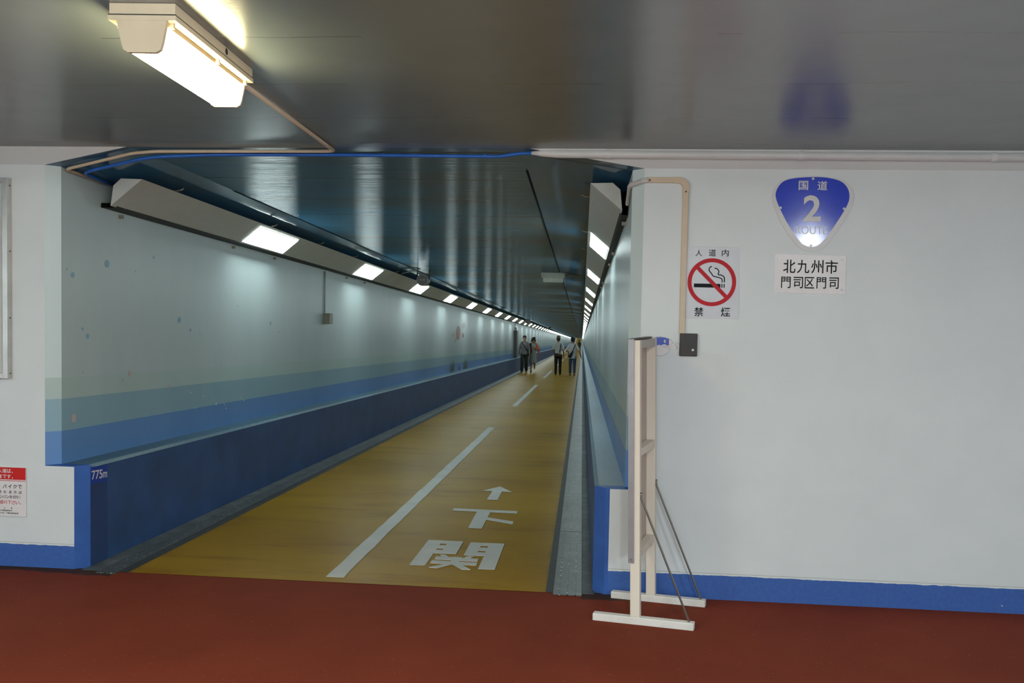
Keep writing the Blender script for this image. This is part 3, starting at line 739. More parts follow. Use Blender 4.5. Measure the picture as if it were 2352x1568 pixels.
# ---------------------------------------------------------------- signs on the entrance wall
def screws(t, pts, y, r=0.0065):
    for x, z in pts:
        mb = MB(); mb.cyl((x, y-0.005, z), (x, y, z), r*0.65, 12); mb.cyl((x, y-0.002, z), (x, y, z), r*1.1, 14)
        obj('screw', mb, m_screw, t)
def build_signs():
    # route shield
    SH = [(1.344,2.58),(1.246,2.571),(1.168,2.551),(1.125,2.509),(1.111,2.456),(1.125,2.393),(1.177,2.284),(1.259,2.174),(1.302,2.142),(1.349,2.133),(1.396,2.142),(1.445,2.184),(1.525,2.304),(1.572,2.399),(1.584,2.454),(1.568,2.513),(1.52,2.554),(1.439,2.574)]
    BL = [(1.345,2.572),(1.238,2.564),(1.173,2.544),(1.137,2.497),(1.133,2.446),(1.167,2.367),(1.216,2.28),(1.281,2.19),(1.313,2.166),(1.349,2.159),(1.383,2.167),(1.421,2.2),(1.487,2.299),(1.545,2.402),(1.559,2.458),(1.545,2.51),(1.505,2.548),(1.431,2.568)]
    t = thing('route_sign', 'blue rounded triangular route sign with a large numeral on the white wall', 'sign', (1.347, 0, 2.133))
    m_al = M('silver_reflective_border', (0.62, 0.60, 0.59), 0.3, 0.0, var=0.03); m_bl = M('blue_reflective_sheet', (0.018, 0.045, 0.50), 0.13, 0.0, var=0.05, spec=0.5)
    obj('backing_plate', MB().prism([(p[0], -0.006, p[1]) for p in spline([(a, b, 0) for a, b in SH], 5)], (0, 0.0055, 0)), m_al, t)
    obj('blue_face', MB().prism([(p[0], -0.0072, p[1]) for p in spline([(a, b, 0) for a, b in BL], 5)], (0, 0.0013, 0)), m_bl, t)
    mb = MB(); y = -0.0079
    text_mb('国', 1.263, 1.318, 2.495, 2.549, y, 0.012, mb); text_mb('道', 1.372, 1.430, 2.494, 2.549, y, 0.012, mb)
    text_mb('2', 1.294, 1.397, 2.309, 2.464, y, 0.022, mb)
    text_mb('ROUTE', 1.254, 1.437, 2.234, 2.280, y, -0.005, mb)
    obj('lettering', mb, M('silver_lettering', (0.62, 0.60, 0.58), 0.35), t, recalc=False)
    screws(t, [(1.345,2.562),(1.161,2.388),(1.53,2.386),(1.347,2.166)], -0.0072, 0.007)
    # place name plate
    t = thing('place_sign', 'white rectangular place name plate with two lines of black characters below the route sign', 'sign', (1.347, 0, 1.88))
    obj('plate', MB().prism([(1.138,-0.003,2.116),(1.139,-0.003,1.882),(1.557,-0.003,1.878),(1.555,-0.003,2.108)], (0, 0.0026, 0)), m_white_sign, t, bevel=0.001)
    mb = MB()
    xs = [1.187, 1.268, 1.349, 1.430, 1.511]
    for ch, a in zip('北九州市', (1.189, 1.270, 1.352, 1.435)): text_mb(ch, a, a+0.072, 2.001, 2.081, -0.0042, 0.008, mb)
    for ch, a in zip('門司区門司', (1.180, 1.252, 1.318, 1.387, 1.460)): text_mb(ch, a, a+0.056, 1.911, 1.979, -0.0042, 0.008, mb)
    obj('lettering', mb, m_ink, t, recalc=False)
    screws(t, [(1.162,2.087),(1.532,2.086),(1.166,1.907),(1.535,1.906)], -0.003, 0.006)
    # no smoking sign
    t = thing('no_smoking_sign', 'white no smoking sign with a red barred circle beside the beige duct', 'sign', (0.775, 0, 1.718))
    obj('plate', MB().prism([(0.616,-0.003,2.151),(0.620,-0.003,1.718),(0.938,-0.003,1.720),(0.928,-0.003,2.150)], (0, 0.0026, 0)), M('bluish_white_sign_face', (0.62, 0.63, 0.67), 0.25, var=0.03), t, bevel=0.001)
    C = (0.771, -0.0046, 1.938); ex, ez = (1, 0, 0), (0, 0, 1)
    m_r = M('red_sign_ink', (0.50, 0.018, 0.028), 0.45, spec=0.15)
    mb = MB(); 
    a = PI/4; dx, dz = math.cos(a)*0.125, math.sin(a)*0.125; w = 0.0105*0.7071*1.1
    mb.quad((C[0]-dx-w, -0.0052, C[2]+dz-w), (C[0]+dx-w, -0.0052, C[2]-dz-w), (C[0]+dx+w, -0.0052, C[2]-dz+w), (C[0]-dx+w, -0.0052, C[2]+dz+w))
    mb.ring(C, ex, ez, 0.1205, 0.1445)
    obj('barred_circle', mb, m_r, t, recalc=False, label='red barred circle')
    mb = MB(); y = -0.0044
    q = lambda x0, x1, z0, z1: mb.quad((x0, y, z0), (x1, y, z0), (x1, y, z1), (x0, y, z1))
    q(0.665, 0.823, 1.906, 1.929); q(0.829, 0.835, 1.906, 1.929); q(0.842, 0.848, 1.906, 1.929)
    def stroke(pts, w):
        P = [Vector((p[0], 0, p[1])) for p in pts]; fine = []
        for i in range(len(P)-1):
            p0, p1, p2, p3 = P[max(i-1, 0)], P[i], P[i+1], P[min(i+2, len(P)-1)]
            for j in range(5):
                u = j/5; fine.append(0.5*((2*p1)+(p2-p0)*u+(2*p0-5*p1+4*p2-p3)*u*u+(3*p1-p0-3*p2+p3)*u**3))
        fine.append(P[-1]); L, R = [], []
        for i, p in enumerate(fine):
            d = (fine[min(i+1, len(fine)-1)]-fine[max(i-1, 0)]).normalized(); n = Vector((-d.z, 0, d.x))*w/2
            L.append(p+n); R.append(p-n)
        for i in range(len(fine)-1):
            mb.quad(*[(v.x, y, v.z) for v in (L[i], R[i], R[i+1], L[i+1])])
    stroke([(0.831,1.938),(0.831,1.957),(0.812,1.967),(0.780,1.975),(0.768,1.990),(0.755,2.006),(0.753,2.018),(0.758,2.028),(0.769,2.033)], 0.0062)
    stroke([(0.846,1.938),(0.844,1.968),(0.828,1.981),(0.808,1.985),(0.811,2.003),(0.802,2.018),(0.785,2.024)], 0.0062)
    obj('cigarette_symbol', mb, m_ink, t, recalc=False)
    mb = MB()
    text_mb('人', 0.669, 0.709, 2.094, 2.131, y, 0.006, mb); text_mb('道', 0.748, 0.791, 2.094, 2.136, y, 0.006, mb); text_mb('内', 0.826, 0.866, 2.095, 2.136, y, 0.006, mb)
    text_mb('禁', 0.672, 0.726, 1.731, 1.786, y, 0.012, mb); text_mb('煙', 0.830, 0.886, 1.732, 1.788, y, 0.012, mb)
    obj('lettering', mb, m_ink, t, recalc=False)
    screws(t, [(0.925, 2.146)], -0.003, 0.004)
    # intercom
    t = thing('intercom', 'dark brown intercom box with a round grille at the foot of the beige duct', 'intercom', (0.641, 0, 1.489))
    m_ic = M('dark_bronze_metal', (0.035, 0.028, 0.024), 0.42, 0.4, var=0.1)
    obj('box_body', MB().box(0.589, 0.694, -0.022, 0, 1.489, 1.626), m_ic, t, bevel=0.003)
    mb = MB()
    for k in range(-5, 6):
        h = math.sqrt(max(0.0, 0.026**2-(k*0.0047)**2))
        if h > 0.004: mb.box(0.640+k*0.0047-0.0013, 0.640+k*0.0047+0.0013, -0.0232, -0.0215, 1.582-h, 1.582+h)
    obj('speaker_grille', mb, m_black, t)
    obj('call_button', MB().cyl((0.667, -0.0265, 1.527), (0.667, -0.022, 1.527), 0.0072, 16), m_screw, t, label='chrome call button')
    obj('screw', MB().cyl((0.643, -0.0232, 1.498), (0.643, -0.022, 1.498), 0.003, 10), m_black, t)
    # fish shaped plate
    t = thing('fish_sign', 'small blue and white fish shaped plate on the wall behind the display board', 'sign', (0.49, 0, 1.485))
    F = [(0.431,1.592),(0.454,1.6),(0.475,1.602),(0.501,1.598),(0.524,1.591),(0.536,1.584),(0.546,1.574),(0.541,1.567),(0.543,1.563),(0.56,1.567),(0.58,1.563),(0.56,1.557),(0.574,1.537),(0.57,1.53),(0.533,1.531),(0.524,1.511),(0.506,1.495),(0.485,1.487),(0.466,1.486),(0.443,1.492),(0.428,1.503),(0.419,1.522),(0.41,1.541),(0.413,1.564)]
    c = Vector((0.49, 0, 1.545))
    obj('rim', MB().prism([(c.x+(a-c.x)*1.03, -0.0025, c.z+(b-c.z)*1.03) for a, b in F], (0, 0.0022, 0)), M('dark_outline', (0.08, 0.08, 0.09), 0.5), t)
    obj('white_body', MB().prism([(a, -0.0034, b) for a, b in F], (0, 0.0009, 0)), m_white_sign, t)
    B = [(0.424,1.588),(0.454,1.598),(0.475,1.600),(0.501,1.597),(0.526,1.589),(0.526,1.555),(0.521,1.549),(0.499,1.558),(0.485,1.554),(0.477,1.548),(0.466,1.554),(0.455,1.549),(0.432,1.553),(0.418,1.565)]
    obj('blue_back', MB().prism([(a, -0.0042, b) for a, b in B], (0, 0.0008, 0)), M('blue_sign_ink', (0.03, 0.07, 0.48), 0.3), t)
    mb = MB(); mb.disc((0.503, -0.005, 1.575), ex, ez, 0.0085, mi=0); mb.disc((0.5065, -0.0056, 1.575), ex, ez, 0.0045, mi=1)
    obj('eye', mb, [m_white_sign, m_ink], t, recalc=False)
    mb = MB()
    for a, b in (((0.487,1.541),(0.553,1.564)), ((0.487,1.541),(0.548,1.5455)), ((0.487,1.541),(0.535,1.531))):
        mb.quad((a[0], -0.0052, a[1]), (b[0], -0.0052, b[1]-0.0007), (b[0], -0.0052, b[1]+0.0007), (a[0], -0.0052, a[1]+0.0005))
    obj('fin_line', mb, M('dark_outline', (0.08, 0.08, 0.09), 0.5), t, recalc=False)
    # red and white notice at the left
    t = thing('notice_sign', 'white notice with a red heading low on the white wall at the left edge', 'sign', (-3.72, 0, 0.331))
    x0, x1 = -4.03, -3.593
    obj('plate', MB().box(x0, x1, -0.012, 0, 0.331, 0.655), m_white_sign, t, bevel=0.004)
    mb = MB(); mb.box(x0, x1, -0.0126, -0.0121, 0.575, 0.6545); mb.box(x0, x1, -0.0126, -0.0121, 0.5655, 0.569)
    obj('red_heading', mb, M('bright_red_ink', (0.58, 0.012, 0.012), 0.35), t, bevel=0.0)
    yy = -0.0136; mb = MB()
    def row(s, xr, zc, pitch, size, b, mb):
        n = len(s)
        for i, ch in enumerate(s):
            xc = xr-(n-1-i)*pitch; sz = size*0.5
            if ch in '、。': text_mb(ch, xc-sz*0.85, xc-sz*0.2, zc-sz*0.95, zc-sz*0.3, yy, b, mb)
            elif ch == '・': text_mb(ch, xc-sz*0.2, xc+sz*0.2, zc-sz*0.2, zc+sz*0.2, yy, b, mb)
            elif ch == '）': text_mb(ch, xc-sz*0.9, xc-sz*0.4, zc-sz, zc+sz, yy, b, mb)
            elif ch == 'り': text_mb(ch, xc-sz*0.75, xc+sz*0.55, zc-sz*0.95, zc+sz*0.95, yy, b, mb)
            elif ch != ' ': text_mb(ch, xc-sz, xc+sz, zc-sz*0.95, zc+sz*0.95, yy, b, mb)
    row('人道は、', -3.676, 0.632, 0.031, 0.029, 0.02, mb); row('道です。', -3.676, 0.595, 0.031, 0.027, 0.02, mb)
    obj('heading_lettering', mb, M('white_ink', (0.72, 0.62, 0.6), 0.4), t, recalc=False)
    mb = MB(); row('・バイクで', -3.632, 0.530, 0.0345, 0.027, 0.012, mb); row('される方は', -3.629, 0.493, 0.035, 0.020, 0.012, mb); row('エンジンを切り）', -3.626, 0.461, 0.0225, 0.0215, 0.004, mb)
    row('警 察 署', -3.69, 0.387, 0.0235, 0.0095, 0.02, mb); row('九州国道事務所', -3.69, 0.371, 0.0128, 0.0105, 0.01, mb); row('（株）下関管理事務所', -3.647, 0.3535, 0.0128, 0.0105, 0.01, mb)
    obj('lettering', mb, m_ink, t, recalc=False)
    mb = MB(); row('で通行下さい。', -3.622, 0.4255, 0.0275, 0.026, 0.004, mb)
    obj('red_lettering', mb, M('red_lettering_ink', (0.55, 0.05, 0.07), 0.4), t, recalc=False)
    # steel framed notice board at the far left
    t = thing('notice_board', 'stainless steel framed notice board cut off at the left edge of the view', 'notice board', (-4.25, 0, 1.238))
    z0, z1, xa, xb, d = 1.238, 2.527, -4.9, -3.69, 0.045
    mb = MB(); w = 0.034
    mb.box(xb-w, xb, -d, 0, z0, z1); obj('frame_side', mb, m_steel, t, bevel=0.0015)
    obj('frame_side', MB().box(xa, xa+w, -d, 0, z0, z1), m_steel, t, bevel=0.0015)
    obj('frame_rail', MB().box(xa+w, xb-w, -d, 0, z1-w, z1), m_steel, t, bevel=0.0015); obj('frame_rail', MB().box(xa+w, xb-w, -d, 0, z0, z0+w), m_steel, t, bevel=0.0015)
    obj('board_panel', MB().box(xa+w, xb-w, -d+0.02, -0.002, z0+w, z1-w), M('pale_notice_paper', (0.55, 0.55, 0.52), 0.5), t)
    for z in (2.48, 2.06, 1.63, 1.27): obj('screw', MB().cyl((xb, -0.018, z), (xb+0.0025, -0.018, z), 0.004, 10), M('dark_screw', (0.05, 0.045, 0.04), 0.5, 0.5), t)
    # distance marker on the left kerb
    t = thing('distance_marker', 'small blue distance plate with white figures at the near end of the left kerb', 'sign', (KL, 0.17, 0.53))
    ezv = Vector((0, 0, 1)); exv = Vector((0, 1, -G))
    mb = MB(); mb.obox((KL, 0.0735, 0.545), (0.002, 0, 0), (0, 0.193, -0.193*G-0.01), (0, 0, 0.113))
    obj('plate', mb, M('royal_blue_sticker', (0.012, 0.05, 0.33), 0.35), t)
    mb = MB(); org = Vector((KL+0.0027, 0.0, 0.0)); exs = Vector((0, 1, -0.10))
    text_mb('775', 0.079, 0.205, 0.580, 0.640, 0, 0.012, mb, ex=exs, org=org); text_mb('m', 0.211, 0.260, 0.582, 0.620, 0, 0.012, mb, ex=exs, org=org)
    obj('lettering', mb, m_white_sign, t, recalc=False)
build_signs()

# ---------------------------------------------------------------- display board standing by the wall
def build_board():
    C0 = Vector((0.334, -0.466, 0.0)); e1 = Vector((0.987, -0.158, 0)); e2 = Vector((0.29, 0.957, 0)); D = 0.40
    lean = Vector((-0.024, 0, 1.0))
    t = thing('display_board', 'pale wooden display board seen edge on, braced on two white feet by the wall', 'display board', tuple(C0))
    wood = mat_wood('pale_pine', (0.74, 0.65, 0.54), (0.80, 0.72, 0.61)); ply = mat_wood('pinkish_plywood', (0.50, 0.40, 0.34), (0.57, 0.47, 0.40)); grey = mat_wood('grey_timber', (0.46, 0.43, 0.39), (0.54, 0.50, 0.46))
    wh = M('chalky_white_paint', (0.74, 0.71, 0.66), 0.5, bmp=0.1); alu = M('lilac_aluminium', (0.33, 0.31, 0.325), 0.35, 0.35); rod = M('dull_steel_rod', (0.23, 0.22, 0.19), 0.35, 0.8)
    def P(a, b, z): return C0+e1*a+e2*b+lean*(z-0.04)+Vector((0, 0, 0.04))
    def bx(a0, a1, b0, b1, z0, z1):
        o = P(a0, b0, z0); return MB().obox(o, e1*(a1-a0), e2*(b1-b0), lean*(z1-z0))
    for b in (0.0, D):
        f = C0+e1*(-0.237)+e2*(b-0.022)
        obj('foot', MB().obox(f, e1*0.562, e2*0.044, (0, 0, 0.042)), wh, t, bevel=0.004)
        obj('post', bx(-0.025, 0.028, b-0.02, b+0.02, 0.042, 1.595), wood, t, bevel=0.002)
    obj('top_rail', bx(-0.022, 0.028, 0.02, D-0.02, 1.548, 1.593), grey, t, bevel=0.002)
    obj('cross_rail', bx(-0.022, 0.026, 0.02, D-0.02, 0.945, 0.988), wood, t, bevel=0.002)
    obj('cross_rail', bx(-0.022, 0.026, 0.02, D-0.02, 0.372, 0.415), wood, t, bevel=0.002)
    pn = obj('panel', bx(-0.031, -0.0255, -0.019, D+0.019, 0.352, 1.598), ply, t)
    mb = MB()
    for b0, b1 in ((-0.030, -0.020), (D+0.020, D+0.030)):
        o = P(-0.034, b0, 0.350); mb.obox(o, e1*0.031, e2*(b1-b0), lean*1.25)
    obj('edge_strip', mb, alu, t, label='lilac grey aluminium edge strip')
    obj('edge_cap', bx(-0.034, 0.0, -0.030, D+0.03, 1.599, 1.604), M('dark_cap_strip', (0.10, 0.09, 0.08), 0.5), t)
    mb = MB()
    for z in (1.32, 0.80, 0.37): mb.cyl(P(-0.018, -0.033, z), P(-0.018, -0.030, z), 0.004, 10)
    obj('screw', mb, m_screw, t)
    for b in (0.0, D):
        top = P(0.031, b, 0.715); foot = C0+e1*0.295+e2*b+Vector((0, 0, 0.046))
        obj('brace_rod', MB().tube(clean_path([top+Vector((0, 0, 0.03)), top, foot, foot-Vector((0, 0, 0.008))], 0.03), 0.0062, 10), rod, t, smooth=True)
build_board()

# ---------------------------------------------------------------- fittings further down the tunnel
def build_fittings():
    # switch box and its conduit on the left wall
    y = 5.66; z = zf(y)
    t = thing('switch_box', 'small grey brown box with a thin conduit on the left tunnel wall', 'electrical box', (XL, 5.75, 1.72+z))
    m = M('grey_brown_box', (0.22, 0.20, 0.16), 0.5)
    obj('box_body', MB().box(XL, XL+0.085, y, y+0.15, 1.715+z, 1.855+z), m, t, bevel=0.004)
    obj('box_door', MB().box(XL+0.0855, XL+0.092, y+0.008, y+0.142, 1.723+z, 1.847+z), M('pale_box_door', (0.36, 0.34, 0.28), 0.45), t, bevel=0.002)
    obj('conduit_run', MB().tube([(XL+0.012, y+0.03, 1.85+z), (XL+0.012, y+0.03, 2.405+z)], 0.009, 10), M('pale_grey_conduit', (0.38, 0.42, 0.41), 0.5), t, smooth=True)
    # round loudspeakers under the ceiling, facing the entrance
    m_sp = M('grey_brown_speaker', (0.16, 0.14, 0.13), 0.45); m_gr = M('dark_speaker_mesh', (0.11, 0.10, 0.095), 0.6, bmp=0.4, scale=60)
    def speaker(c, r, label, rod=None):
        c = Vector(c); t = thing('loudspeaker', label, 'loudspeaker', tuple(c), 'round loudspeakers hung under the tunnel ceiling')
        obj('drum', MB().tube([c+Vector((0, 0.0, 0)), c+Vector((0, 0.02, 0)), c+Vector((0, 0.20, 0)), c+Vector((0, 0.24, 0))], [r*0.96, r, r, r*0.6], 28), m_sp, t, smooth=False)
        mb = MB(); mb.disc(c+Vector((0, -0.004, 0)), (1, 0, 0), (0, 0, 1), r*0.86, seg=28); obj('grille', mb, m_gr, t, recalc=False)
        mb = MB(); mb.ring(c+Vector((0, -0.006, 0)), (1, 0, 0), (0, 0, 1), r*0.86, r*1.03, 28); obj('rim', mb, m_sp, t, recalc=False)
        mb = MB()
        for k in (-0.3, 0.25): mb.disc(c+Vector((k*r, -0.006, 0.05*r)), (1, 0, 0), (0, 0, 1), r*0.14, seg=12)
        obj('driver', mb, M('pale_driver', (0.3, 0.28, 0.28), 0.4), t, recalc=False)
        zc = Z2+zf(c.y)-0.002
        for dx in (-0.105, 0.10):
            x = c.x+dx*r/0.097
            obj('hanger_rod', MB().tube([(x, c.y+0.1, zc), (x, c.y+0.1, c.z+0.02), (c.x+dx*0.9*r/0.097, c.y+0.1, c.z)], 0.006, 8), m_black, t, smooth=True)
        obj('hanger_bracket', MB().box(c.x-0.10*r/0.097, c.x+0.11*r/0.097, c.y+0.085, c.y+0.115, c.z+r*1.02, c.z+r*1.02+0.012), m_black, t)
        if rod: obj('feed_conduit', MB().tube([rod, (c.x-0.06, c.y+0.1, c.z+r+0.09)], 0.010, 10), M('pale_grey_conduit', (0.38, 0.42, 0.41), 0.5), t, smooth=True)
    speaker((-2.666, 8.7, 2.179), 0.097, 'round brown loudspeaker hanging in front of the third left lamp', (-3.04, 8.8, 2.285))
    speaker((-2.44, 32.4, 1.124), 0.10, 'second round loudspeaker far down, hanging above the walking group')
    speaker((-2.42, 57.0, 0.245), 0.10, 'third and farthest round loudspeaker hanging by the left lamps')
    # boxed light hung across the ceiling near the right
    yb = 9.1; zc = Z2+zf(yb)
    t = thing('hanging_light', 'unlit pale boxed light hung from the tunnel ceiling near the right wall', 'light', (-0.515, yb, zc))
    m_b = M('pale_green_white_enamel', (0.46, 0.48, 0.42), 0.4)
    obj('base_tray', MB().box(-0.713, -0.317, yb, yb+0.12, 2.272, zc-0.001), m_b, t, bevel=0.003)
    obj('diffuser', MB().prism([(-0.685, yb+0.008, 2.272), (-0.345, yb+0.008, 2.272), (-0.352, yb+0.008, 2.192), (-0.678, yb+0.008, 2.192)], (0, 0.10, 0)), M('pale_diffuser', (0.60, 0.60, 0.52), 0.35), t, bevel=0.004)
    mb = MB()
    for x in (-0.675, -0.355): mb.cyl((x, yb-0.003, 2.325), (x, yb, 2.325), 0.006, 10)
    obj('screw', mb, m_black, t)
    obj('feed_conduit', MB().tube([(-0.32, yb+0.06, 2.315), (0.05, yb+0.06, 2.30)], 0.012, 10), M('pale_brown_conduit', (0.2, 0.18, 0.14), 0.5), t, smooth=True)
    # upright cabinet standing on the left kerb
    yk = 36.8; z = zf(yk)+HL
    t = thing('wall_cabinet', 'tall narrow grey brown cabinet on the left kerb beside the walking couple', 'cabinet', (XL, yk, z))
    obj('body', MB().box(XL, XL+0.15, yk, yk+0.9, z, z+1.36), M('grey_brown_cabinet', (0.13, 0.125, 0.10), 0.5), t, bevel=0.006)
    obj('door', MB().box(XL+0.1505, XL+0.158, yk+0.04, yk+0.86, z+0.05, z+1.31), M('cabinet_door_grey', (0.2, 0.2, 0.17), 0.45), t, bevel=0.004)
    obj('lamp_dome', MB().ball((XL+0.09, yk+0.12, z+1.46), (0.055, 0.055, 0.07)), M('white_dome', (0.75, 0.78, 0.76), 0.25), t, smooth=True)
    obj('dome_stem', MB().cyl((XL+0.09, yk+0.12, z+1.36), (XL+0.09, yk+0.12, z+1.42), 0.03, 12), m_b, t)
    obj('conduit_run', MB().tube([(XL+0.02, yk+0.3, z+1.36), (XL+0.02, yk+0.3, z+HL+1.08)], 0.012, 8), M('pale_grey_conduit', (0.38, 0.42, 0.41), 0.5), t, smooth=True)
build_fittings()

# ---------------------------------------------------------------- people
def voxel(mb, name, size, smooth_it=4):
    me = mb.mesh(name+'_raw'); fix_normals(me)
    o = bpy.data.objects.new('raw', me); COL.objects.link(o)
    r = o.modifiers.new('remesh', 'REMESH'); r.mode = 'VOXEL'; r.voxel_size = size; r.adaptivity = 0.0
    s = o.modifiers.new('smooth', 'SMOOTH'); s.iterations = smooth_it; s.factor = 0.5
    out = bpy.data.meshes.new_from_object(o.evaluated_get(bpy.context.evaluated_depsgraph_get()))
    bpy.data.objects.remove(o); bpy.data.meshes.remove(me); out.name = name
    out.polygons.foreach_set('use_smooth', [True]*len(out.polygons)); return out
def person(loc, facing, height, label, P):
    """front is -y in the local frame; P holds pose, clothing and colours"""
    t = thing('person', label, 'person', loc, P.get('group')); t.rotation_euler = (0, 0, facing)
    k = height/1.75; vx = P.get('voxel', 0.0065)
    X = Matrix.Scale(k, 4)
    V = Vector
    def part(name, mb, col, rough=0.7, parent=t, size=None, lab=None, raw=False, sm=4):
        if raw:
            me = mb.mesh(name); fix_normals(me); me.polygons.foreach_set('use_smooth', [True]*len(me.polygons))
        else: me = voxel(mb, name, size or vx, sm)
        me.transform(X)
        me.materials.append(col if isinstance(col, bpy.types.Material) else M('cloth_%s_%.3f_%.3f_%.3f' % (name, *col), col, rough, var=0.12, scale=25))
        o = bpy.data.objects.new(name, me); COL.objects.link(o); o.parent = parent
        if lab: o['label'] = lab
        return o
    skin = M('skin_tan', (0.40, 0.21, 0.12), 0.5, var=0.06)
    # joints
    legs = []
    for sx, (sw, kn, lift) in zip((-1, 1), P['legs']):          # sx = -1 is image left when facing the viewer
        hip = V((sx*0.09, 0, 0.90)); a = math.radians(sw); knee = hip+V((sx*0.005, -math.sin(a)*0.43, -math.cos(a)*0.43))
        b = a-math.radians(kn); ank = knee+V((sx*0.005, -math.sin(b)*0.40, -math.cos(b)*0.40)); legs.append((hip, knee, ank, b))
    low = min(l[2].z for l in legs); dz = V((0, 0, 0.075-low))
    legs = [(h+dz, kk+dz, a+dz, b) for h, kk, a, b in legs]; up = dz
    arms = []
    for sx, (e, w) in zip((-1, 1), P['arms']):
        sh = V((sx*P.get('shoulder', 0.155), 0.01, 1.415))+up; arms.append((sh, V(e)+up, V(w)+up, sx))
    # --- body, one continuous skin
    b = MB()
    b.rings([(0,0,0.86+up.z,0.10,0.07),(0,0,0.93+up.z,0.15,0.10),(0,0,1.05+up.z,0.135,0.09),(0,0,1.20+up.z,0.15,0.10),(0,0,1.34+up.z,0.145,0.09),(0,0.005,1.41+up.z,0.12,0.07),(0,0.01,1.46+up.z,0.07,0.06)])
    hd = P.get('head', (0, 0)); piv = V((0, 0.01, 1.50))+up
    HR_ = Matrix.Translation(piv) @ Matrix.Rotation(math.radians(hd[1]), 4, 'Z') @ Matrix.Rotation(math.radians(hd[0]), 4, 'X') @ Matrix.Translation((0, 0, -0.012)) @ Matrix.Scale(1.10, 4) @ Matrix.Translation(-piv)
    b.capsule([V((0, 0.012, 1.42))+up, V((0, 0.005, 1.56))+up], [0.062, 0.054])
    h = MB(HR_); zt = up.z
    h.rings([(0,-0.045,1.522+zt,0.025,0.025),(0,-0.038,1.535+zt,0.046,0.05),(0,-0.02,1.57+zt,0.060,0.078),(0,-0.004,1.61+zt,0.069,0.092),(0,0.004,1.65+zt,0.074,0.097),(0,0.008,1.69+zt,0.073,0.094),(0,0.008,1.72+zt,0.06,0.078),(0,0.008,1.742+zt,0.035,0.045)])
    h.capsule([(0,-0.093,1.648+zt),(0,-0.108,1.612+zt)], [0.009, 0.014], 10)
    for sx in (-1, 1):
        h.ball((sx*0.075, 0.012, 1.625+zt), (0.012, 0.024, 0.032), 10); h.ball((sx*0.028, -0.082, 1.665+zt), (0.022, 0.012, 0.008), 10)
    h.ball((0,-0.088,1.566+zt), (0.022, 0.010, 0.009), 10)
    b.add(h.v, h.f)
    for sh, el, wr, sx in arms:
        b.capsule([sh-V((sx*0.02, 0, 0.015)), (sh+el)/2, el], [0.040, 0.043, 0.038]); b.capsule([el, el+(wr-el)*0.35, wr], [0.039, 0.041, 0.026])
        d = (wr-el).normalized(); side = V((0, 1, 0)) if abs(d.y) < 0.7 else V((0, 0, 1))
        w1 = d.cross(side).normalized(); w2 = w1.cross(d).normalized()     # w2 spans the palm
        palm = wr+d*0.045
        b.tube([wr-d*0.01, wr+d*0.03, wr+d*0.085], [0.024, 0.036, 0.038], 12, flat=0.5)
        for q, (off, ln) in enumerate(((-0.029, 0.066), (-0.010, 0.076), (0.010, 0.071), (0.029, 0.055))):
            f0 = wr+d*0.078+w2*off; inn = w1*(-sx)*0.016*(1 if sx > 0 else 1)
            b.capsule([f0, f0+d*ln*0.5+inn*0.4, f0+d*ln+inn*1.3], [0.0095, 0.009, 0.0075], 8)
        th = wr+d*0.03+w2*(-0.03)
        b.capsule([th, th+d*0.03-w2*0.018, th+d*0.062-w2*0.022], [0.012, 0.011, 0.008], 8)
    for (hip, knee, ank, an) in legs:
        b.capsule([hip, (hip+knee)/2, knee], [0.078, 0.068, 0.050]); b.capsule([knee, knee+(ank-knee)*0.3, ank], [0.050, 0.052, 0.034])
        fa = an*0.6; fd = V((0, -math.cos(fa), -max(-0.3, min(0.3, math.sin(-fa)*0.5))))
        b.capsule([ank+V((0, 0.03, -0.035)), ank+fd*0.08+V((0, 0, -0.045)), ank+fd*0.155+V((0, 0, -0.05))], [0.03, 0.032, 0.024])
    body = part('body', b, skin, size=vx)
    # face
    if P.get('face', True):
        f = MB(HR_)
        for sx in (-1, 1): f.ball((sx*0.029, -0.0885, 1.645+zt), (0.011, 0.006, 0.006), 10); f.ball((sx*0.03, -0.0885, 1.668+zt), (0.018, 0.006, 0.004), 8)
        part('eyes', f, (0.02, 0.015, 0.012), raw=True)
        f = MB(HR_); f.ball((0, -0.094, 1.567+zt), (0.021, 0.006, 0.006), 10); part('lips', f, (0.32, 0.11, 0.08), raw=True)
    # hair or cap
    hcol = (0.012, 0.010, 0.010)
    g = MB(HR_); hl = P.get('hair', 'short'); e = 0.014
    g.rings([(0,0.035,1.625+zt,0.066,0.070),(0,0.022,1.655+zt,0.080,0.088),(0,0.006,1.688+zt,0.084,0.112),(0,0.004,1.722+zt,0.079,0.104),(0,0.008,1.748+zt,0.055,0.072),(0,0.008,1.763+zt,0.025,0.03)])
    g.rings([(0,0.055,1.565+zt,0.045,0.035),(0,0.05,1.60+zt,0.062,0.05),(0,0.04,1.66+zt,0.07,0.066)])
    if hl in ('full', 'bob'):
        g.rings([(0,0.028,1.60+zt,0.082,0.075),(0,0.025,1.64+zt,0.09,0.088),(0,0.015,1.69+zt,0.094,0.11),(0,0.01,1.735+zt,0.082,0.10),(0,0.01,1.775+zt,0.04,0.05)])
    if hl == 'bob':
        for sx in (-1, 1): g.capsule([(sx*0.075,-0.01,1.69+zt),(sx*0.082,-0.005,1.60+zt),(sx*0.07,0.0,1.54+zt)], [0.03, 0.03, 0.02])
        g.capsule([(-0.05,-0.085,1.715+zt),(0.05,-0.085,1.715+zt)], [0.022, 0.022]); g.ball((0.06, 0.06, 1.745+zt), 0.035)
    part('hair', g, hcol, 0.6, size=max(vx, 0.008))
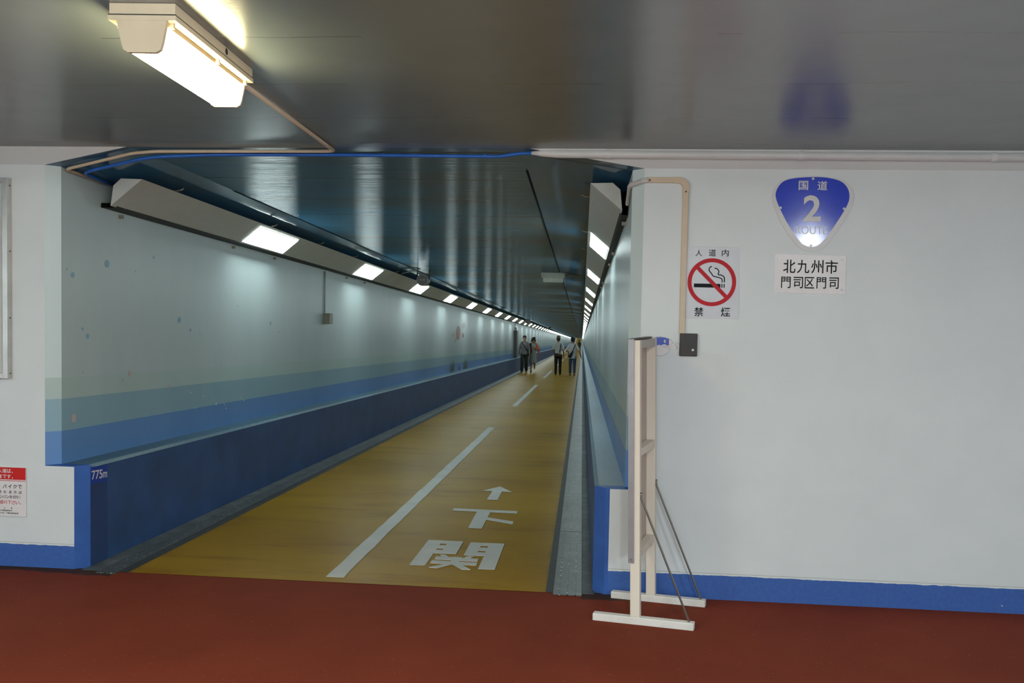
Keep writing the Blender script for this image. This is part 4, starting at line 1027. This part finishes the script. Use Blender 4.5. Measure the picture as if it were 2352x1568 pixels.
    if 'cap' in P:
        g = MB(HR_); g.rings([(0,0.01,1.672+zt,0.090,0.112),(0,0.010,1.70+zt,0.092,0.112),(0,0.01,1.735+zt,0.082,0.10),(0,0.01,1.765+zt,0.06,0.072),(0,0.01,1.785+zt,0.02,0.025)])
        g.rings([(0,-0.10,1.672+zt,0.07,0.075),(0,-0.10,1.682+zt,0.072,0.078)])
        part('cap', g, P['cap'], 0.8, size=0.008)
    # shirt or dress top
    c = MB(); lo = P.get('hem', 0.84); u = up.z; fl = P.get('flare', 0.0)
    c.rings([(0,0,lo+u,0.175+fl,0.118+fl*0.6),(0,0,0.95+u,0.168,0.118),(0,0,1.07+u,0.155,0.110),(0,0,1.20+u,0.168,0.117),(0,0,1.34+u,0.170,0.115),(0,0.006,1.42+u,0.160,0.094),(0,0.01,1.468+u,0.11,0.078),(0,0.01,1.495+u,0.072,0.068)])
    sl = P.get('sleeve', 1.0)
    for sh, el, wr, sx in arms:
        if sl >= 1: c.capsule([sh-V((sx*0.03, 0, 0.0)), (sh+el)/2, el, el+(wr-el)*0.5, wr-(wr-el)*0.06], [0.068, 0.060, 0.053, 0.048, 0.040])
        elif sl > 0:
            q = sh+(el-sh)*sl; c.capsule([sh-V((sx*0.03, 0, 0.0)), (sh+q)/2, q], [0.068, 0.066, 0.064])
    part('shirt' if not P.get('dress') else 'dress', c, P['shirt'], 0.85, size=0.0085)
    if 'cardigan' in P:
        c = MB(); sh, el, wr, sx = arms[1]
        c.capsule([sh-V((0.04, 0, -0.01)), (sh+el)/2, el], [0.075, 0.072, 0.066]); c.capsule([el, wr-(wr-el)*0.1], [0.064, 0.05])
        c.capsule([el+V((0, 0, -0.02)), el+V((-0.01, 0.0, -0.16)), el+V((-0.03, 0, -0.28))], [0.055, 0.05, 0.03])
        part('cardigan', c, P['cardigan'], 0.85, size=0.009, lab='orange cardigan over one arm')
        c = MB(); c.capsule([V((-0.10, -0.02, 1.44+u)), V((-0.13, -0.09, 1.25+u)), V((-0.12, -0.10, 1.0+u))], [0.045, 0.05, 0.04]); sh, el, wr, sx = arms[0]
        c.capsule([sh, (sh+el)/2, el, wr-(wr-el)*0.1], [0.07, 0.062, 0.055, 0.045])
        part('jacket', c, (0.05, 0.048, 0.035), 0.85, size=0.009)
    # trousers or skirt
    if 'trousers' in P:
        c = MB(); wid = P.get('wide', 0.0); cut = P.get('cut', 0.95)
        c.rings([(0,0,0.84+u,0.13,0.09),(0,0,0.88+u,0.172,0.115),(0,0,0.95+u,0.170,0.116),(0,0,1.0+u,0.155,0.108)])
        for (hip, knee, ank, an) in legs:
            end = knee+(ank-knee)*cut
            c.capsule([hip+V((0, 0, -0.02)), (hip+knee)/2, knee], [0.094, 0.083+wid*0.4, 0.068+wid]); c.capsule([knee, (knee+end)/2, end], [0.068+wid, 0.064+wid, 0.058+wid])
        part('trousers', c, P['trousers'], 0.85, size=0.009)
    if 'skirt' in P:
        c = MB(); zk = P['skirt']+u
        c.rings([(0.0,-0.02,zk,0.20,0.17),(0,-0.01,zk+0.15,0.19,0.155),(0,0,0.80+u,0.182,0.135),(0,0,0.95+u,0.165,0.118),(0,0,1.02+u,0.150,0.108)])
        part('skirt', c, P.get('skirt_col', P['shirt']), 0.85, size=0.009)
    for (hip, knee, ank, an) in legs:
        c = MB(); fa = an*0.6; fd = V((0, -math.cos(fa), -max(-0.3, min(0.3, math.sin(-fa)*0.5))))
        c.capsule([ank+V((0, 0.04, -0.033)), ank+fd*0.06+V((0, 0, -0.036)), ank+fd*0.17+V((0, 0, -0.045))], [0.041, 0.043, 0.031])
        part('shoe', c, P['shoes'], 0.6, size=0.008)
    return t, k, up.z
def band_around(path, r, flat=0.35): return MB().tube(path, r, 10, flat=flat)
def local_to(t, mb):
    m = Matrix.Translation(t.location) @ Matrix.Rotation(t.rotation_euler[2], 4, 'Z')
    mb.v = [m @ p for p in mb.v]; return mb
def bag(t, k, uz, strap, body, col, label, rough=0.7):
    b = thing('shoulder_bag', label, 'bag', tuple(t.location+Vector((0, 0, 0.9*k))))
    sc = lambda p: (p[0]*k, p[1]*k, (p[2]+uz)*k)
    m = M('bag_%.3f_%.3f' % (col[0], col[1]), col, rough)
    mb = MB()
    for pts in strap:
        mb.tube([sc(p) for p in clean_path(pts, 0.06)], 0.019*k, 10)
    obj('strap', local_to(t, mb), m, b, smooth=True)
    if body:
        mb = MB(); 
        P = [sc(p) for p, r in body]; mb.capsule(P, [r*k for p, r in body], 16)
        o = obj('bag_body', local_to(t, mb), m, b, smooth=True)
    return b
GRP = 'people walking in the tunnel'
# man in grey walking towards the viewer
t, k, u = person((-2.79, 35.8, zf(35.8)+0.002), 0.0, 1.775, 'person in a grey long-sleeved top and olive trousers walking towards the viewer', dict(
    legs=((10, 12, 0), (-6, 8, 0)), arms=(((-0.235, 0.02, 1.13), (-0.25, -0.02, 0.87)), ((0.235, 0.02, 1.13), (0.245, -0.03, 0.88))),
    shirt=(0.15, 0.135, 0.14), trousers=(0.016, 0.022, 0.008), wide=0.012, shoes=(0.02, 0.016, 0.014), hair='short', hem=0.86, group=GRP))
bag(t, k, u, [[(-0.12, 0.02, 1.475), (-0.10, -0.10, 1.40), (0.02, -0.135, 1.24), (0.15, -0.11, 1.06), (0.185, 0.0, 0.99), (0.12, 0.125, 1.08), (-0.02, 0.135, 1.28), (-0.10, 0.09, 1.42), (-0.12, 0.02, 1.475)]],
    [((0.215, 0.05, 0.98), 0.05), ((0.215, 0.05, 0.86), 0.06)], (0.012, 0.012, 0.013), 'black crossbody bag worn over the grey top')
# woman beside him, head bowed
person((-2.40, 36.5, zf(36.5)+0.002), math.radians(6), 1.70, 'person with bowed head in a pale skirt, orange cardigan over one arm', dict(
    legs=((8, 6, 0), (-14, 40, 0)), arms=(((-0.24, 0.02, 1.14), (-0.21, -0.08, 0.90)), ((0.29, -0.03, 1.16), (0.10, -0.20, 1.22))), shoulder=0.15,
    shirt=(0.30, 0.31, 0.26), skirt=0.46, skirt_col=(0.30, 0.34, 0.30), dress=True, cardigan=(0.50, 0.13, 0.07), sleeve=0.3, shoes=(0.07, 0.045, 0.04), hair='bob', head=(26, 0), hem=0.9, group=GRP))
# man with a cap seen from behind
t, k, u = person((-1.085, 33.7, zf(33.7)+0.002), PI, 1.765, 'person in a khaki cap, white shirt and black trousers walking away', dict(
    legs=((4, 4, 0), (-3, 6, 0)), arms=(((-0.24, 0.04, 1.14), (-0.25, 0.02, 0.88)), ((0.22, -0.03, 1.15), (0.17, -0.20, 1.0))),
    shirt=(0.60, 0.63, 0.61), sleeve=0.8, trousers=(0.010, 0.010, 0.014), shoes=(0.012, 0.01, 0.01), cap=(0.20, 0.18, 0.10), hem=0.92, face=True, group=GRP))
bag(t, k, u, [[(-0.12, 0.0, 1.478), (-0.115, 0.10, 1.40), (-0.10, 0.14, 1.20), (-0.06, 0.145, 1.03)], [(-0.12, 0.0, 1.478), (-0.10, -0.10, 1.40), (0.10, -0.14, 1.15), (0.19, -0.05, 1.02), (0.17, 0.10, 1.0)]],
    [((0.12, 0.155, 0.93), 0.075), ((-0.06, 0.165, 0.90), 0.08), ((-0.15, 0.13, 0.89), 0.06)], (0.065, 0.030, 0.022), 'brown shoulder bag at the back of the person with the cap')
# man with a black sling bag seen from behind
t, k, u = person((-0.42, 33.1, zf(33.1)+0.002), PI, 1.72, 'person in a white T-shirt and rolled blue jeans walking away beside the right gutter', dict(
    legs=((-8, 14, 0), (6, 5, 0)), arms=(((-0.31, 0.02, 1.15), (-0.39, -0.02, 0.90)), ((0.29, 0.05, 1.15), (0.20, -0.17, 1.10))),
    shirt=(0.64, 0.63, 0.62), sleeve=0.75, trousers=(0.035, 0.075, 0.15), cut=0.82, shoes=(0.10, 0.025, 0.02), hair='full', hem=0.80, flare=0.015, head=(4, 20), group=GRP))
bag(t, k, u, [[(-0.12, 0.0, 1.478), (-0.11, 0.11, 1.40), (-0.03, 0.14, 1.22), (0.06, 0.15, 1.05)], [(-0.12, 0.0, 1.478), (-0.10, -0.10, 1.40), (0.06, -0.14, 1.18), (0.19, -0.06, 1.0), (0.19, 0.08, 0.93)]],
    [((-0.01, 0.155, 1.12), 0.035), ((0.06, 0.17, 1.0), 0.07), ((0.12, 0.165, 0.91), 0.085)], (0.010, 0.010, 0.011), 'black sling bag across the back of the white T-shirt')
# a lone figure far ahead
person((-0.43, 134.0, zf(134)+0.002), PI, 1.75, 'distant person in dark clothes far down the tunnel by the right gutter', dict(
    legs=((5, 5, 0), (-5, 8, 0)), arms=(((-0.25, 0.03, 1.13), (-0.26, 0.0, 0.88)), ((0.25, 0.03, 1.13), (0.26, 0.0, 0.88))),
    shirt=(0.015, 0.015, 0.017), trousers=(0.012, 0.012, 0.014), shoes=(0.01, 0.01, 0.01), hair='full', voxel=0.010, group=GRP))
